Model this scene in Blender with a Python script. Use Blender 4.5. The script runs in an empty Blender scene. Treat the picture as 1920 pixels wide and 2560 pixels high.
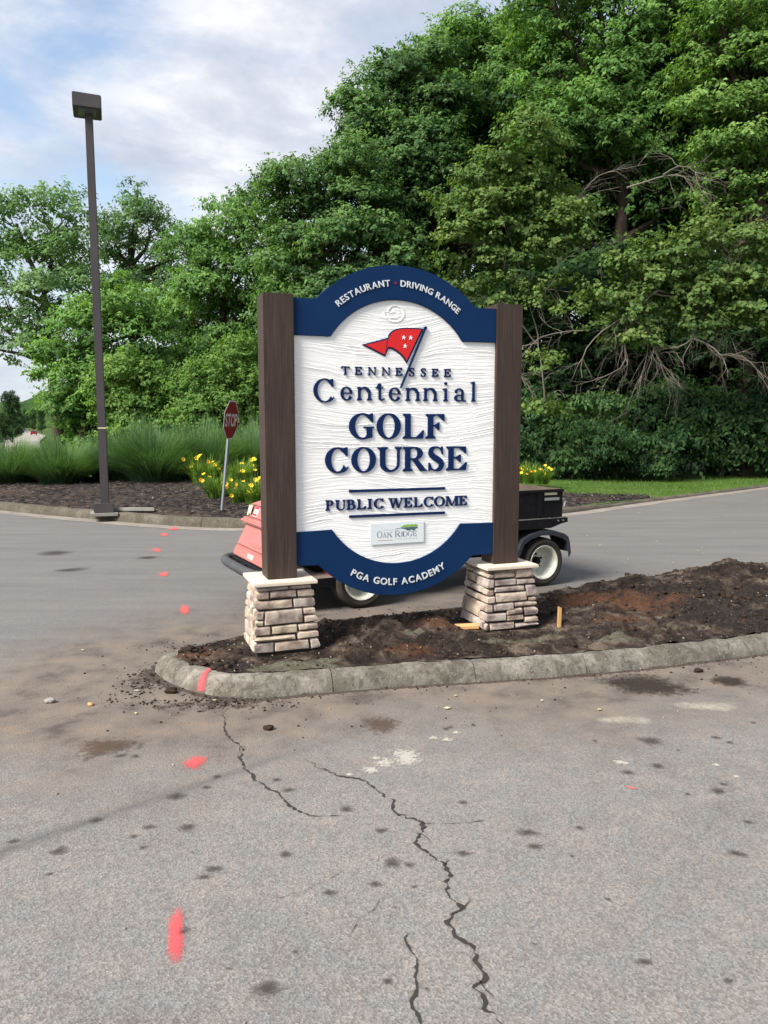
import bpy, bmesh, math, random
import numpy as np
from mathutils import Vector, Matrix, Euler

random.seed(7)
rng = np.random.default_rng(11)
SC = bpy.context.scene
COL = SC.collection
R = math.radians

# ------------------------------------------------------------------ camera
FPX, PITCH, EYE = 1923.0, R(6.5), 1.55
cam_d = bpy.data.cameras.new('camera')
cam_d.sensor_fit = 'VERTICAL'
cam_d.sensor_height = 24.0
cam_d.lens = 24.0 * FPX / 2560.0
cam_d.clip_start = 0.05
cam_d.clip_end = 6000
cam = bpy.data.objects.new('camera', cam_d)
COL.objects.link(cam)
cam.location = (0, 0, EYE)
cam.rotation_euler = (R(90) - PITCH, 0, 0)
SC.camera = cam

# ------------------------------------------------------------------ light
TO_SUN = Vector((-0.60, -0.47, 0.70)).normalized()
EXPOSURE = 0.98
SC.view_settings.view_transform = 'Standard'
SC.view_settings.look = 'None'
SC.view_settings.gamma = 1
SC.view_settings.exposure = EXPOSURE
SC.view_settings.use_curve_mapping = False
SC.cycles.diffuse_bounces = 6
sun_d = bpy.data.lights.new('sun', 'SUN')
sun_d.energy = 4.3
sun_d.angle = R(24)
sun_d.color = (1.0, 0.955, 0.89)
sun = bpy.data.objects.new('sun', sun_d)
COL.objects.link(sun)
sun.rotation_euler = TO_SUN.to_track_quat('Z', 'Y').to_euler()

W = bpy.data.worlds.new('World')
SC.world = W
W.use_nodes = True
wt = W.node_tree
wt.nodes.clear()


def nd(nt, typ, ins=None, **at):
    n = nt.nodes.new(typ)
    for k, v in at.items():
        setattr(n, k, v)
    for k, v in (ins or {}).items():
        s = n.inputs[k]
        if isinstance(v, bpy.types.NodeSocket):
            nt.links.new(v, s)
        else:
            s.default_value = v
    return n


def ramp(nt, fac, stops, interp='LINEAR'):
    n = nt.nodes.new('ShaderNodeValToRGB')
    n.color_ramp.interpolation = interp
    e = n.color_ramp.elements
    while len(e) < len(stops):
        e.new(0.5)
    for i, (p, c) in enumerate(stops):
        e[i].position = p
        e[i].color = (c, c, c, 1) if isinstance(c, (int, float)) else (c[0], c[1], c[2], 1)
    nt.links.new(fac, n.inputs[0])
    return n.outputs[0]


def mixc(nt, f, a, b, bt='MIX'):
    n = nt.nodes.new('ShaderNodeMix')
    n.data_type = 'RGBA'
    n.blend_type = bt
    n.clamp_factor = True
    for k, v in ((0, f), (6, a), (7, b)):
        s = n.inputs[k]
        if isinstance(v, bpy.types.NodeSocket):
            nt.links.new(v, s)
        elif k == 0:
            s.default_value = v
        else:
            s.default_value = (v[0], v[1], v[2], 1)
    return n.outputs[2]


def mth(nt, op, a, b=0.0, c=None, clamp=False):
    n = nt.nodes.new('ShaderNodeMath')
    n.operation = op
    n.use_clamp = clamp
    for i, v in enumerate((a, b) if c is None else (a, b, c)):
        if isinstance(v, bpy.types.NodeSocket):
            nt.links.new(v, n.inputs[i])
        else:
            n.inputs[i].default_value = v
    return n.outputs[0]


def noise(nt, vec, scale, detail=4, rough=0.55, dist=0.0):
    n = nd(nt, 'ShaderNodeTexNoise', {'Scale': scale, 'Detail': detail, 'Roughness': rough, 'Distortion': dist})
    if vec is not None:
        nt.links.new(vec, n.inputs['Vector'])
    return n.outputs['Fac']


def mapping(nt, vec, scale=(1, 1, 1), loc=(0, 0, 0), rot=(0, 0, 0)):
    return nd(nt, 'ShaderNodeMapping', {'Vector': vec, 'Scale': scale, 'Location': loc, 'Rotation': rot}).outputs[0]


# sky: physical sky with a broken layer of cloud over it
sky = nd(wt, 'ShaderNodeTexSky', sky_type='NISHITA')
sky.sun_disc = False
sky.sun_elevation = math.asin(TO_SUN.z)
sky.sun_rotation = math.atan2(TO_SUN.x, TO_SUN.y)
sky.air_density = 1.2
sky.dust_density = 1.5
tc = nd(wt, 'ShaderNodeTexCoord').outputs['Generated']
sep = nd(wt, 'ShaderNodeSeparateXYZ', {0: tc})
zz = mth(wt, 'MAXIMUM', sep.outputs[2], 0.0)
den = mth(wt, 'ADD', zz, 0.22)
px = mth(wt, 'DIVIDE', sep.outputs[0], den)
py = mth(wt, 'DIVIDE', sep.outputs[1], den)
cv = nd(wt, 'ShaderNodeCombineXYZ', {0: px, 1: py, 2: 0.0}).outputs[0]
cv1 = mapping(wt, cv, (1.35, 1.35, 1), (0.55, 0.35, 0), (0, 0, R(-24)))
cn = noise(wt, cv1, 1.25, 7, 0.56, 0.35)
cover = ramp(wt, cn, [(0.385, 0.12), (0.475, 0.66), (0.56, 0.98)])
cn2 = noise(wt, mapping(wt, cv, (1.1, 1.3, 1), (4.3, 1.9, 0), (0, 0, R(-24))), 2.3, 6, 0.6, 0.2)
cloud = ramp(wt, cn2, [(0.36, (4.9, 5.35, 6.3)), (0.49, (6.2, 6.5, 7.3)), (0.60, (8.3, 8.35, 8.6))])
hz = ramp(wt, zz, [(0.0, 0.75), (0.10, 0.45), (0.35, 0.0)])
blue = mixc(wt, 1.0, sky.outputs[0], (1.9, 1.9, 1.9), 'MULTIPLY')
mixed = mixc(wt, cover, blue, cloud)
mixed = mixc(wt, hz, mixed, (5.9, 6.6, 7.4))
low = mth(wt, 'LESS_THAN', sep.outputs[2], -0.002)
mixed = mixc(wt, low, mixed, (1.2, 1.35, 1.1))
bgn = nd(wt, 'ShaderNodeBackground', {'Color': mixed, 'Strength': 0.062})
wo = nd(wt, 'ShaderNodeOutputWorld', {'Surface': bgn.outputs[0]})

# ------------------------------------------------------------------ helpers
CF = np.array([0, math.cos(PITCH), -math.sin(PITCH)])
CU = np.array([0, math.sin(PITCH), math.cos(PITCH)])
CR = np.array([1.0, 0, 0])
CO = np.array([0, 0, EYE])


def G(x, y, z=0.0):
    """where the sight line through a point of the photograph meets the level z"""
    d = CR * (x - 960) / FPX + CU * (1280 - y) / FPX + CF
    return CO + d * ((z - EYE) / d[2])


def AT(x, y, Y):
    d = CR * (x - 960) / FPX + CU * (1280 - y) / FPX + CF
    return CO + d * (Y / d[1])


K = 1920 / 1659.0


def tag(o, label=None, cat=None, group=None, kind=None):
    if label:
        o['label'] = label
    if cat:
        o['category'] = cat
    if group:
        o['group'] = group
    if kind:
        o['kind'] = kind
    return o


def empty(name, loc=(0, 0, 0), rz=0.0, **kw):
    o = bpy.data.objects.new(name, None)
    COL.objects.link(o)
    o.location = loc
    o.rotation_euler = (0, 0, rz)
    o.empty_display_size = 0.1
    return tag(o, **kw)


def link(name, me, mats=None, parent=None, **kw):
    o = bpy.data.objects.new(name, me)
    COL.objects.link(o)
    if mats:
        for m in (mats if isinstance(mats, (list, tuple)) else [mats]):
            me.materials.append(m)
    if parent:
        o.parent = parent
    return tag(o, **kw)


def np_mesh(name, V, Fc, smooth=False, uv=None):
    V = np.asarray(V, dtype=np.float32)
    Fc = np.asarray(Fc, dtype=np.int32)
    me = bpy.data.meshes.new(name)
    n = Fc.shape[1]
    me.vertices.add(len(V))
    me.vertices.foreach_set('co', V.ravel())
    me.loops.add(Fc.size)
    me.loops.foreach_set('vertex_index', Fc.ravel())
    me.polygons.add(len(Fc))
    me.polygons.foreach_set('loop_start', np.arange(0, Fc.size, n, dtype=np.int32))
    me.update(calc_edges=True)
    if smooth:
        me.polygons.foreach_set('use_smooth', np.ones(len(Fc), dtype=bool))
    return me


def attr(me, name, vals, dom='POINT'):
    a = me.attributes.new(name, 'FLOAT', dom)
    a.data.foreach_set('value', np.asarray(vals, dtype=np.float32).ravel())


class MB:
    """collects shapes and links them as one mesh object"""

    def __init__(s):
        s.v, s.f = [], []

    def add(s, vs, fs):
        b = len(s.v)
        s.v += [tuple(map(float, p)) for p in vs]
        s.f += [tuple(i + b for i in f) for f in fs]
        return s

    def box(s, c, d, rot=None):
        x, y, z = d[0] / 2, d[1] / 2, d[2] / 2
        vs = [Vector(p) for p in ((-x, -y, -z), (x, -y, -z), (x, y, -z), (-x, y, -z), (-x, -y, z), (x, -y, z), (x, y, z), (-x, y, z))]
        if rot is not None:
            m = rot if isinstance(rot, Matrix) else Euler(rot).to_matrix()
            vs = [m @ p for p in vs]
        c = Vector(c)
        return s.add([p + c for p in vs], [(3, 2, 1, 0), (4, 5, 6, 7), (0, 1, 5, 4), (1, 2, 6, 5), (2, 3, 7, 6), (3, 0, 4, 7)])

    def hexa(s, p):
        return s.add(p, [(3, 2, 1, 0), (4, 5, 6, 7), (0, 1, 5, 4), (1, 2, 6, 5), (2, 3, 7, 6), (3, 0, 4, 7)])

    def prism(s, poly, a, b, f=None):
        """poly in 2D extruded between a and b; f maps (x, y, h) to 3D"""
        f = f or (lambda x, y, h: (x, y, h))
        n = len(poly)
        vs = [f(x, y, a) for x, y in poly] + [f(x, y, b) for x, y in poly]
        fs = [tuple(range(n))[::-1], tuple(range(n, 2 * n))]
        fs += [(i, (i + 1) % n, n + (i + 1) % n, n + i) for i in range(n)]
        return s.add(vs, fs)

    def tube(s, pts, rad, n=8, cap=True):
        pts = [Vector(p) for p in pts]
        if not hasattr(rad, '__len__'):
            rad = [rad] * len(pts)
        vs, fs = [], []
        up = Vector((0, 0, 1))
        for i, p in enumerate(pts):
            d = (pts[min(i + 1, len(pts) - 1)] - pts[max(i - 1, 0)]).normalized()
            if i == 0:
                a = d.cross(up)
                if a.length < 1e-3:
                    a = d.cross(Vector((1, 0, 0)))
                a.normalize()
            else:
                a = (a - d * a.dot(d)).normalized()
            b = d.cross(a)
            for k in range(n):
                t = 2 * math.pi * k / n
                vs.append(p + (a * math.cos(t) + b * math.sin(t)) * rad[i])
        for i in range(len(pts) - 1):
            for k in range(n):
                q, w = i * n + k, i * n + (k + 1) % n
                fs.append((q, w, w + n, q + n))
        if cap:
            fs.append(tuple(range(n))[::-1])
            fs.append(tuple(range(len(vs) - n, len(vs))))
        return s.add(vs, fs)

    def lathe(s, prof, n=32, f=None):
        """prof: (r, h) pairs; f maps (x, y, h) to 3D"""
        f = f or (lambda x, y, h: (x, y, h))
        vs, fs = [], []
        for r, h in prof:
            for k in range(n):
                t = 2 * math.pi * k / n
                vs.append(f(r * math.cos(t), r * math.sin(t), h))
        for i in range(len(prof) - 1):
            for k in range(n):
                q, w = i * n + k, i * n + (k + 1) % n
                fs.append((q, w, w + n, q + n))
        return s.add(vs, fs)

    def mesh(s, name, bevel=0, smooth=False, seg=2, ang=35):
        me = bpy.data.meshes.new(name)
        me.from_pydata(s.v, [], s.f)
        bm = bmesh.new()
        bm.from_mesh(me)
        bmesh.ops.recalc_face_normals(bm, faces=bm.faces)
        if bevel:
            ed = [e for e in bm.edges if len(e.link_faces) == 2 and e.calc_face_angle(0) > R(30)]
            bmesh.ops.bevel(bm, geom=ed, offset=bevel, segments=seg, affect='EDGES', clamp_overlap=True)
        if smooth:
            for fc in bm.faces:
                fc.smooth = True
            for e in bm.edges:
                if len(e.link_faces) == 2 and e.calc_face_angle(0) > R(ang):
                    e.smooth = False
        bm.to_mesh(me)
        bm.free()
        me.update()
        return me

    def build(s, name, m, parent=None, bevel=0, smooth=False, **kw):
        return link(name, s.mesh(name, bevel, smooth), m, parent, **kw)


# ------------------------------------------------------------------ materials
def material(name):
    m = bpy.data.materials.new(name)
    m.use_nodes = True
    nt = m.node_tree
    nt.nodes.clear()
    out = nt.nodes.new('ShaderNodeOutputMaterial')
    bs = nt.nodes.new('ShaderNodeBsdfPrincipled')
    nt.links.new(bs.outputs[0], out.inputs[0])
    return m, nt, bs, out


def objco(nt):
    return nd(nt, 'ShaderNodeTexCoord').outputs['Object']


def posco(nt):
    return nd(nt, 'ShaderNodeNewGeometry').outputs['Position']


def setc(nt, bs, col, rough=0.8, spec=0.3, metal=0.0):
    if isinstance(col, bpy.types.NodeSocket):
        nt.links.new(col, bs.inputs['Base Color'])
    else:
        bs.inputs['Base Color'].default_value = (*col, 1)
    if isinstance(rough, bpy.types.NodeSocket):
        nt.links.new(rough, bs.inputs['Roughness'])
    else:
        bs.inputs['Roughness'].default_value = rough
    bs.inputs['Specular IOR Level'].default_value = spec
    bs.inputs['Metallic'].default_value = metal


def bump(nt, bs, h, strength=0.5, dist=0.01):
    b = nd(nt, 'ShaderNodeBump', {'Strength': strength, 'Distance': dist, 'Height': h})
    nt.links.new(b.outputs[0], bs.inputs['Normal'])
    return b


def simple(name, c1, c2=None, sc=8, rough=0.7, spec=0.3, metal=0.0, bs_=0.15, bsc=60, bd=0.003, stretch=(1, 1, 1), grime=None):
    m, nt, bs, out = material(name)
    o = mapping(nt, objco(nt), stretch)
    c2 = c2 or tuple(x * 0.8 for x in c1)
    f = ramp(nt, noise(nt, o, sc, 6, 0.6), [(0.3, 0.0), (0.7, 1.0)])
    c = mixc(nt, f, c1, c2)
    if grime:
        g = ramp(nt, noise(nt, o, sc * 2.7, 8, 0.7), [(0.5, 0.0), (0.72, 1.0)])
        c = mixc(nt, g, c, grime)
    r = mth(nt, 'ADD', mth(nt, 'MULTIPLY', f, 0.15), rough - 0.07)
    setc(nt, bs, c, r, spec, metal)
    if bs_:
        bump(nt, bs, noise(nt, o, bsc, 5, 0.6), bs_, bd)
    return m


M = {}
M['navy'] = simple('navy_paint', (0.0028, 0.020, 0.070), (0.0036, 0.024, 0.082), 5, 0.65, 0.12, bs_=0.2, bsc=220, bd=0.001)
M['navy_letter'] = simple('navy_letter_paint', (0.0035, 0.015, 0.065), (0.005, 0.019, 0.078), 9, 0.65, 0.12, bs_=0.1, bsc=300, bd=0.001)
M['grey_letter'] = simple('silver_letter_paint', (0.52, 0.55, 0.56), (0.60, 0.62, 0.62), 30, 0.6, bs_=0.3, bsc=260, bd=0.001)
M['white'] = simple('sign_white_paint', (0.82, 0.81, 0.785), (0.78, 0.77, 0.75), 4, 0.7, 0.15, bs_=0.35, bsc=1.0, bd=0.0015, stretch=(20, 20, 420))
M['red_flag'] = simple('red_enamel', (0.62, 0.016, 0.016), (0.55, 0.014, 0.016), 12, 0.5, bs_=0.1, bsc=200, bd=0.001)
M['dot'] = simple('dark_red_dot', (0.25, 0.01, 0.03), rough=0.5)
M['plate'] = simple('white_plate', (0.66, 0.70, 0.71), (0.62, 0.67, 0.68), 3, 0.25, 0.5, bs_=0.0)
M['print_grey'] = simple('print_grey', (0.20, 0.22, 0.24), rough=0.5, bs_=0)
M['print_pale'] = simple('print_pale_grey', (0.50, 0.53, 0.54), rough=0.5, bs_=0)
M['print_green'] = simple('print_leaf_green', (0.22, 0.42, 0.04), rough=0.5, bs_=0)
M['print_teal'] = simple('print_slate', (0.06, 0.12, 0.13), rough=0.5, bs_=0)
M['print_orange'] = simple('print_orange', (0.62, 0.22, 0.12), rough=0.5, bs_=0)
M['cap'] = simple('cast_stone_cap', (0.62, 0.53, 0.42), (0.56, 0.47, 0.38), 7, 0.85, 0.15, bs_=0.25, bsc=180, bd=0.002)
M['mortar'] = simple('dark_mortar', (0.030, 0.022, 0.020), rough=0.95, bs_=0.5, bsc=120)
M['wood_fresh'] = simple('fresh_cut_wood', (0.62, 0.36, 0.16), (0.50, 0.27, 0.11), 3, 0.8, bs_=0.3, bsc=4, stretch=(3, 40, 40))
M['stake'] = simple('wood_stake', (0.48, 0.29, 0.12), (0.38, 0.22, 0.09), 3, 0.8, bs_=0.3, bsc=4, stretch=(40, 40, 3))
M['lamp'] = simple('bronze_lamp_paint', (0.050, 0.042, 0.042), (0.065, 0.055, 0.055), 2, 0.45, 0.4, bs_=0.1)
M['lens'] = simple('lamp_lens', (0.12, 0.14, 0.13), rough=0.3, spec=0.5, bs_=0)
M['galv'] = simple('galvanised_steel', (0.30, 0.33, 0.36), (0.22, 0.25, 0.28), 12, 0.45, 0.5, 0.6, bs_=0.1)
M['stop_red'] = simple('stop_red', (0.17, 0.008, 0.012), (0.14, 0.008, 0.012), 5, 0.5, bs_=0)
M['stop_white'] = simple('stop_white', (0.50, 0.46, 0.42), rough=0.5, bs_=0)
M['cart_red'] = simple('faded_red_bodywork', (0.37, 0.130, 0.112), (0.33, 0.108, 0.094), 3, 0.55, 0.3, bs_=0.05, grime=(0.36, 0.15, 0.13))
M['cart_red_dark'] = simple('dark_red_bodywork', (0.30, 0.05, 0.045), (0.22, 0.04, 0.04), 4, 0.6, bs_=0.1)
M['cart_black'] = simple('black_steel', (0.004, 0.004, 0.005), (0.008, 0.008, 0.009), 5, 0.6, 0.15, bs_=0.1, grime=(0.016, 0.014, 0.012))
M['rubber'] = simple('tyre_rubber', (0.020, 0.018, 0.016), (0.050, 0.042, 0.034), 5, 0.85, 0.2, bs_=0.3, bsc=80)
M['rim'] = simple('cream_wheel_paint', (0.62, 0.62, 0.53), (0.52, 0.52, 0.45), 6, 0.5, 0.4, bs_=0.05, grime=(0.30, 0.28, 0.22))
M['bumper'] = simple('grey_black_rubber', (0.045, 0.047, 0.05), (0.065, 0.067, 0.07), 8, 0.65, 0.3, bs_=0.3, bsc=60)
M['fender'] = simple('slate_plastic', (0.028, 0.032, 0.040), (0.036, 0.040, 0.048), 5, 0.55, 0.3, bs_=0.1)
M['deck'] = simple('dusty_deck', (0.17, 0.135, 0.10), (0.12, 0.095, 0.075), 10, 0.85, bs_=0.2)
M['bed_in'] = simple('dusty_bed_inside', (0.105, 0.082, 0.062), (0.070, 0.055, 0.042), 6, 0.85, bs_=0.2)
M['label_cream'] = simple('cream_label', (0.62, 0.58, 0.36), rough=0.5, bs_=0)
M['label_white'] = simple('white_decal', (0.78, 0.70, 0.66), rough=0.5, bs_=0)
M['decal_grey'] = simple('worn_grey_decal', (0.30, 0.17, 0.16), (0.42, 0.16, 0.14), 40, 0.6, bs_=0)
M['decal_red'] = simple('red_decal', (0.60, 0.04, 0.06), rough=0.5, bs_=0)
M['steel'] = simple('bare_steel', (0.42, 0.43, 0.42), rough=0.35, spec=0.5, metal=0.7, bs_=0)
M['seat'] = simple('seat_vinyl', (0.03, 0.03, 0.032), rough=0.6)
M['guard'] = simple('guardrail_steel', (0.45, 0.46, 0.46), rough=0.4, metal=0.5, bs_=0)
M['car_red'] = simple('car_red_paint', (0.32, 0.02, 0.03), rough=0.3, bs_=0)
M['car_silver'] = simple('car_silver_paint', (0.30, 0.33, 0.36), rough=0.3, bs_=0)
M['glass'] = simple('car_glass', (0.02, 0.025, 0.03), rough=0.1, spec=0.6, bs_=0)
M['tail'] = simple('tail_lamp_plastic', (0.3, 0.01, 0.01), rough=0.3, bs_=0)
M['petal'] = simple('yellow_petal', (0.78, 0.50, 0.015), (0.85, 0.62, 0.03), 30, 0.6, bs_=0)
M['petal_orange'] = simple('orange_petal', (0.70, 0.27, 0.02), (0.75, 0.38, 0.03), 30, 0.6, bs_=0)
M['eye'] = simple('flower_throat', (0.45, 0.16, 0.01), rough=0.6, bs_=0)
M['bark'] = simple('tree_bark', (0.075, 0.058, 0.045), (0.035, 0.028, 0.022), 3, 0.9, 0.1, bs_=0.6, bsc=9, bd=0.02, stretch=(3, 3, 0.7))
M['twig'] = simple('pale_twig_bark', (0.21, 0.185, 0.155), (0.13, 0.112, 0.092), 5, 0.9, 0.1, bs_=0.3, bsc=30)
M['clod'] = simple('soil_clod', (0.036, 0.026, 0.020), (0.015, 0.012, 0.010), 6, 0.95, 0.1, bs_=0.6, bsc=70, bd=0.006, grime=(0.075, 0.040, 0.025))
M['pebble'] = simple('pale_gravel', (0.32, 0.29, 0.24), (0.17, 0.15, 0.12), 9, 0.9, 0.1, bs_=0.2)
M['fallen'] = simple('fallen_leaf', (0.40, 0.42, 0.16), (0.50, 0.46, 0.30), 2, 0.8, bs_=0)
M['crack'] = simple('crack_bitumen_and_grit', (0.022, 0.019, 0.017), (0.040, 0.034, 0.029), 60, 0.95, bs_=0.5)
M['pale_slab'] = simple('broken_concrete', (0.26, 0.25, 0.22), (0.20, 0.19, 0.17), 9, 0.9, bs_=0.4)


def stone_mat():
    m, nt, bs, out = material('ledge_stone')
    o = objco(nt)
    rnd = nd(nt, 'ShaderNodeObjectInfo').outputs['Random']
    off = nd(nt, 'ShaderNodeCombineXYZ', {0: mth(nt, 'MULTIPLY', rnd, 37.0), 1: mth(nt, 'MULTIPLY', rnd, 17.0), 2: rnd}).outputs[0]
    p = nd(nt, 'ShaderNodeVectorMath', {0: o, 1: off}, operation='ADD').outputs[0]
    a = ramp(nt, noise(nt, p, 11, 3, 0.5, 0.4), [(0.34, (0.17, 0.135, 0.120)), (0.44, (0.30, 0.250, 0.215)), (0.54, (0.40, 0.340, 0.285)), (0.66, (0.46, 0.415, 0.35))])
    t = ramp(nt, rnd, [(0.0, (0.86, 0.84, 0.88)), (0.35, (1.0, 0.97, 0.94)), (0.7, (1.06, 0.98, 0.90)), (1.0, (1.0, 0.99, 0.84))])
    c = mixc(nt, 1.0, a, t, 'MULTIPLY')
    c = mixc(nt, ramp(nt, noise(nt, p, 160, 4, 0.7), [(0.45, 0.0), (0.9, 0.5)]), c, (0.24, 0.19, 0.165))
    setc(nt, bs, c, 0.85, 0.2)
    h = mth(nt, 'ADD', noise(nt, mapping(nt, p, (1, 1, 1.8)), 26, 5, 0.6, 0.6), mth(nt, 'MULTIPLY', noise(nt, p, 180, 3), 0.25))
    bump(nt, bs, h, 0.55, 0.012)
    return m


M['stone'] = stone_mat()


def post_mat():
    m, nt, bs, out = material('brown_stained_wood')
    o = objco(nt)
    g = noise(nt, mapping(nt, o, (24, 24, 1.1)), 2.4, 7, 0.62, 0.9)
    c = ramp(nt, g, [(0.25, (0.022, 0.0125, 0.009)), (0.5, (0.041, 0.025, 0.0185)), (0.75, (0.066, 0.043, 0.032))])
    c = mixc(nt, ramp(nt, noise(nt, mapping(nt, o, (60, 60, 0.7)), 3, 4), [(0.45, 0), (0.62, 0.5)]), c, (0.024, 0.013, 0.010))
    c = mixc(nt, ramp(nt, noise(nt, o, 2.3, 3), [(0.5, 0), (0.7, 0.45)]), c, (0.058, 0.030, 0.022))
    setc(nt, bs, c, 0.62, 0.35)
    bump(nt, bs, noise(nt, mapping(nt, o, (50, 50, 1.5)), 4, 6, 0.7), 0.35, 0.003)
    return m


M['post'] = post_mat()


def asphalt_mat():
    m, nt, bs, out = material('worn_asphalt')
    p = posco(nt)
    big = noise(nt, p, 0.55, 5, 0.6, 0.5)
    stk = noise(nt, mapping(nt, p, (0.35, 2.2, 1), rot=(0, 0, R(-14))), 1.6, 7, 0.65)
    c = ramp(nt, big, [(0.38, (0.145, 0.132, 0.121)), (0.5, (0.172, 0.159, 0.147)), (0.64, (0.197, 0.181, 0.164))])
    c = mixc(nt, 1.0, c, ramp(nt, stk, [(0.40, (0.95, 0.95, 0.95)), (0.60, (1.05, 1.045, 1.04))]), 'MULTIPLY')
    c = mixc(nt, ramp(nt, noise(nt, p, 9.0, 7, 0.75), [(0.42, 0.0), (0.56, 0.75)]), c, (0.160, 0.160, 0.155))
    c = mixc(nt, ramp(nt, noise(nt, mapping(nt, p, loc=(9, 2, 0)), 6.0, 7, 0.75), [(0.48, 0.0), (0.62, 0.8)]), c, (0.200, 0.176, 0.158))
    # the stretch beyond the island is newer, smoother and greyer
    y = nd(nt, 'ShaderNodeSeparateXYZ', {0: p})
    far = nd(nt, 'ShaderNodeAttribute', attribute_name='newer').outputs['Fac']
    c = mixc(nt, mth(nt, 'MULTIPLY', far, 0.8), c, mixc(nt, 1.0, (0.128, 0.123, 0.118), ramp(nt, stk, [(0.38, (0.88, 0.88, 0.88)), (0.62, (1.10, 1.09, 1.08))]), 'MULTIPLY'))
    # aggregate
    vo = nd(nt, 'ShaderNodeTexVoronoi', {'Vector': p, 'Scale': 135.0})
    agg = ramp(nt, vo.outputs['Color'], [(0.15, 0.66), (0.5, 0.98), (0.85, 1.36)])
    fade = ramp(nt, mth(nt, 'DIVIDE', y.outputs[1], 14.0), [(0.12, 0.85), (0.45, 0.35), (1.0, 0.12)])
    c2 = mixc(nt, 1.0, c, agg, 'MULTIPLY')
    c = mixc(nt, fade, c, c2)
    sp = ramp(nt, noise(nt, p, 140, 2, 0.5), [(0.62, 0.0), (0.72, 0.5)])
    c = mixc(nt, mth(nt, 'MULTIPLY', sp, fade), c, (0.36, 0.34, 0.31))
    sp2 = ramp(nt, noise(nt, mapping(nt, p, loc=(3, 7, 1)), 95, 3, 0.6), [(0.61, 0.0), (0.70, 0.45)])
    c = mixc(nt, mth(nt, 'MULTIPLY', sp2, fade), c, (0.055, 0.05, 0.048))
    # earth trodden out of the island
    dirt = nd(nt, 'ShaderNodeAttribute', attribute_name='dirt').outputs['Fac']
    dn = noise(nt, p, 4.0, 11, 0.78, 0.6)
    dm = ramp(nt, mth(nt, 'ADD', mth(nt, 'MULTIPLY', dirt, 0.75), mth(nt, 'MULTIPLY', dn, 0.7)), [(0.46, 0.0), (0.78, 0.5), (1.05, 0.85)])
    dc = ramp(nt, noise(nt, p, 4.6, 5, 0.6), [(0.3, (0.062, 0.047, 0.037)), (0.46, (0.125, 0.100, 0.082)), (0.6, (0.158, 0.126, 0.098)), (0.68, (0.185, 0.135, 0.095)), (0.78, (0.165, 0.145, 0.125))])
    c = mixc(nt, dm, c, dc)
    mud = nd(nt, 'ShaderNodeAttribute', attribute_name='mud').outputs['Fac']
    mm = ramp(nt, mth(nt, 'ADD', mud, mth(nt, 'MULTIPLY', noise(nt, p, 16, 9, 0.8), 1.3)), [(0.98, 0.0), (1.5, 0.9)])
    c = mixc(nt, mm, c, (0.050, 0.036, 0.027))
    # dark dragged band
    band = nd(nt, 'ShaderNodeAttribute', attribute_name='band').outputs['Fac']
    bm_ = mth(nt, 'MULTIPLY', band, ramp(nt, noise(nt, p, 9, 6, 0.7), [(0.35, 0.45), (0.55, 0.95)]))
    c = mixc(nt, bm_, c, (0.085, 0.080, 0.077))
    pale = nd(nt, 'ShaderNodeAttribute', attribute_name='pale').outputs['Fac']
    pm = ramp(nt, mth(nt, 'ADD', pale, mth(nt, 'MULTIPLY', noise(nt, p, 9, 8, 0.75), 0.8)), [(0.72, 0.0), (1.2, 0.85)])
    c = mixc(nt, pm, c, (0.36, 0.33, 0.26))
    setc(nt, bs, c, 0.86, 0.25)
    h = mth(nt, 'ADD', mth(nt, 'MULTIPLY', vo.outputs['Distance'], 0.8), noise(nt, p, 60, 5, 0.7))
    bump(nt, bs, h, 0.5, 0.005)
    return m


def ground_mat(name, stops, sc, bsc, bd, strength=0.7, sc2=None, c2=None):
    m, nt, bs, out = material(name)
    p = posco(nt)
    c = ramp(nt, noise(nt, p, sc, 8, 0.65, 0.3), stops)
    if c2:
        c = mixc(nt, ramp(nt, noise(nt, p, sc2, 6, 0.7), [(0.5, 0), (0.66, 0.8)]), c, c2)
    setc(nt, bs, c, 0.95, 0.1)
    bump(nt, bs, noise(nt, p, bsc, 6, 0.7), strength, bd)
    return m


M['asphalt'] = asphalt_mat()
M['grassland'] = ground_mat('grass_ground', [(0.3, (0.030, 0.055, 0.014)), (0.7, (0.065, 0.105, 0.026))], 1.3, 25, 0.03)
M['lawn'] = ground_mat('lawn_ground', [(0.3, (0.040, 0.080, 0.016)), (0.7, (0.085, 0.140, 0.030))], 0.9, 40, 0.03)
M['mulch'] = ground_mat('dark_mulch', [(0.38, (0.009, 0.008, 0.008)), (0.52, (0.034, 0.028, 0.026)), (0.66, (0.120, 0.095, 0.078))], 9.0, 30, 0.03, 0.9, 0.55, (0.085, 0.060, 0.042))
M['chip'] = simple('mulch_chip', (0.048, 0.040, 0.036), (0.018, 0.015, 0.014), 3, 0.9, bs_=0)
M['chip_pale'] = simple('pale_wood_chip', (0.30, 0.25, 0.20), (0.22, 0.18, 0.14), 3, 0.9, bs_=0)
M['concrete_strip'] = ground_mat('gutter_concrete', [(0.3, (0.17, 0.15, 0.13)), (0.7, (0.27, 0.245, 0.21))], 2.0, 60, 0.004, 0.5, 5.0, (0.15, 0.13, 0.105))
M['highway'] = ground_mat('pale_highway', [(0.3, (0.23, 0.21, 0.185)), (0.7, (0.29, 0.27, 0.235))], 0.2, 10, 0.01, 0.3)


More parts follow.
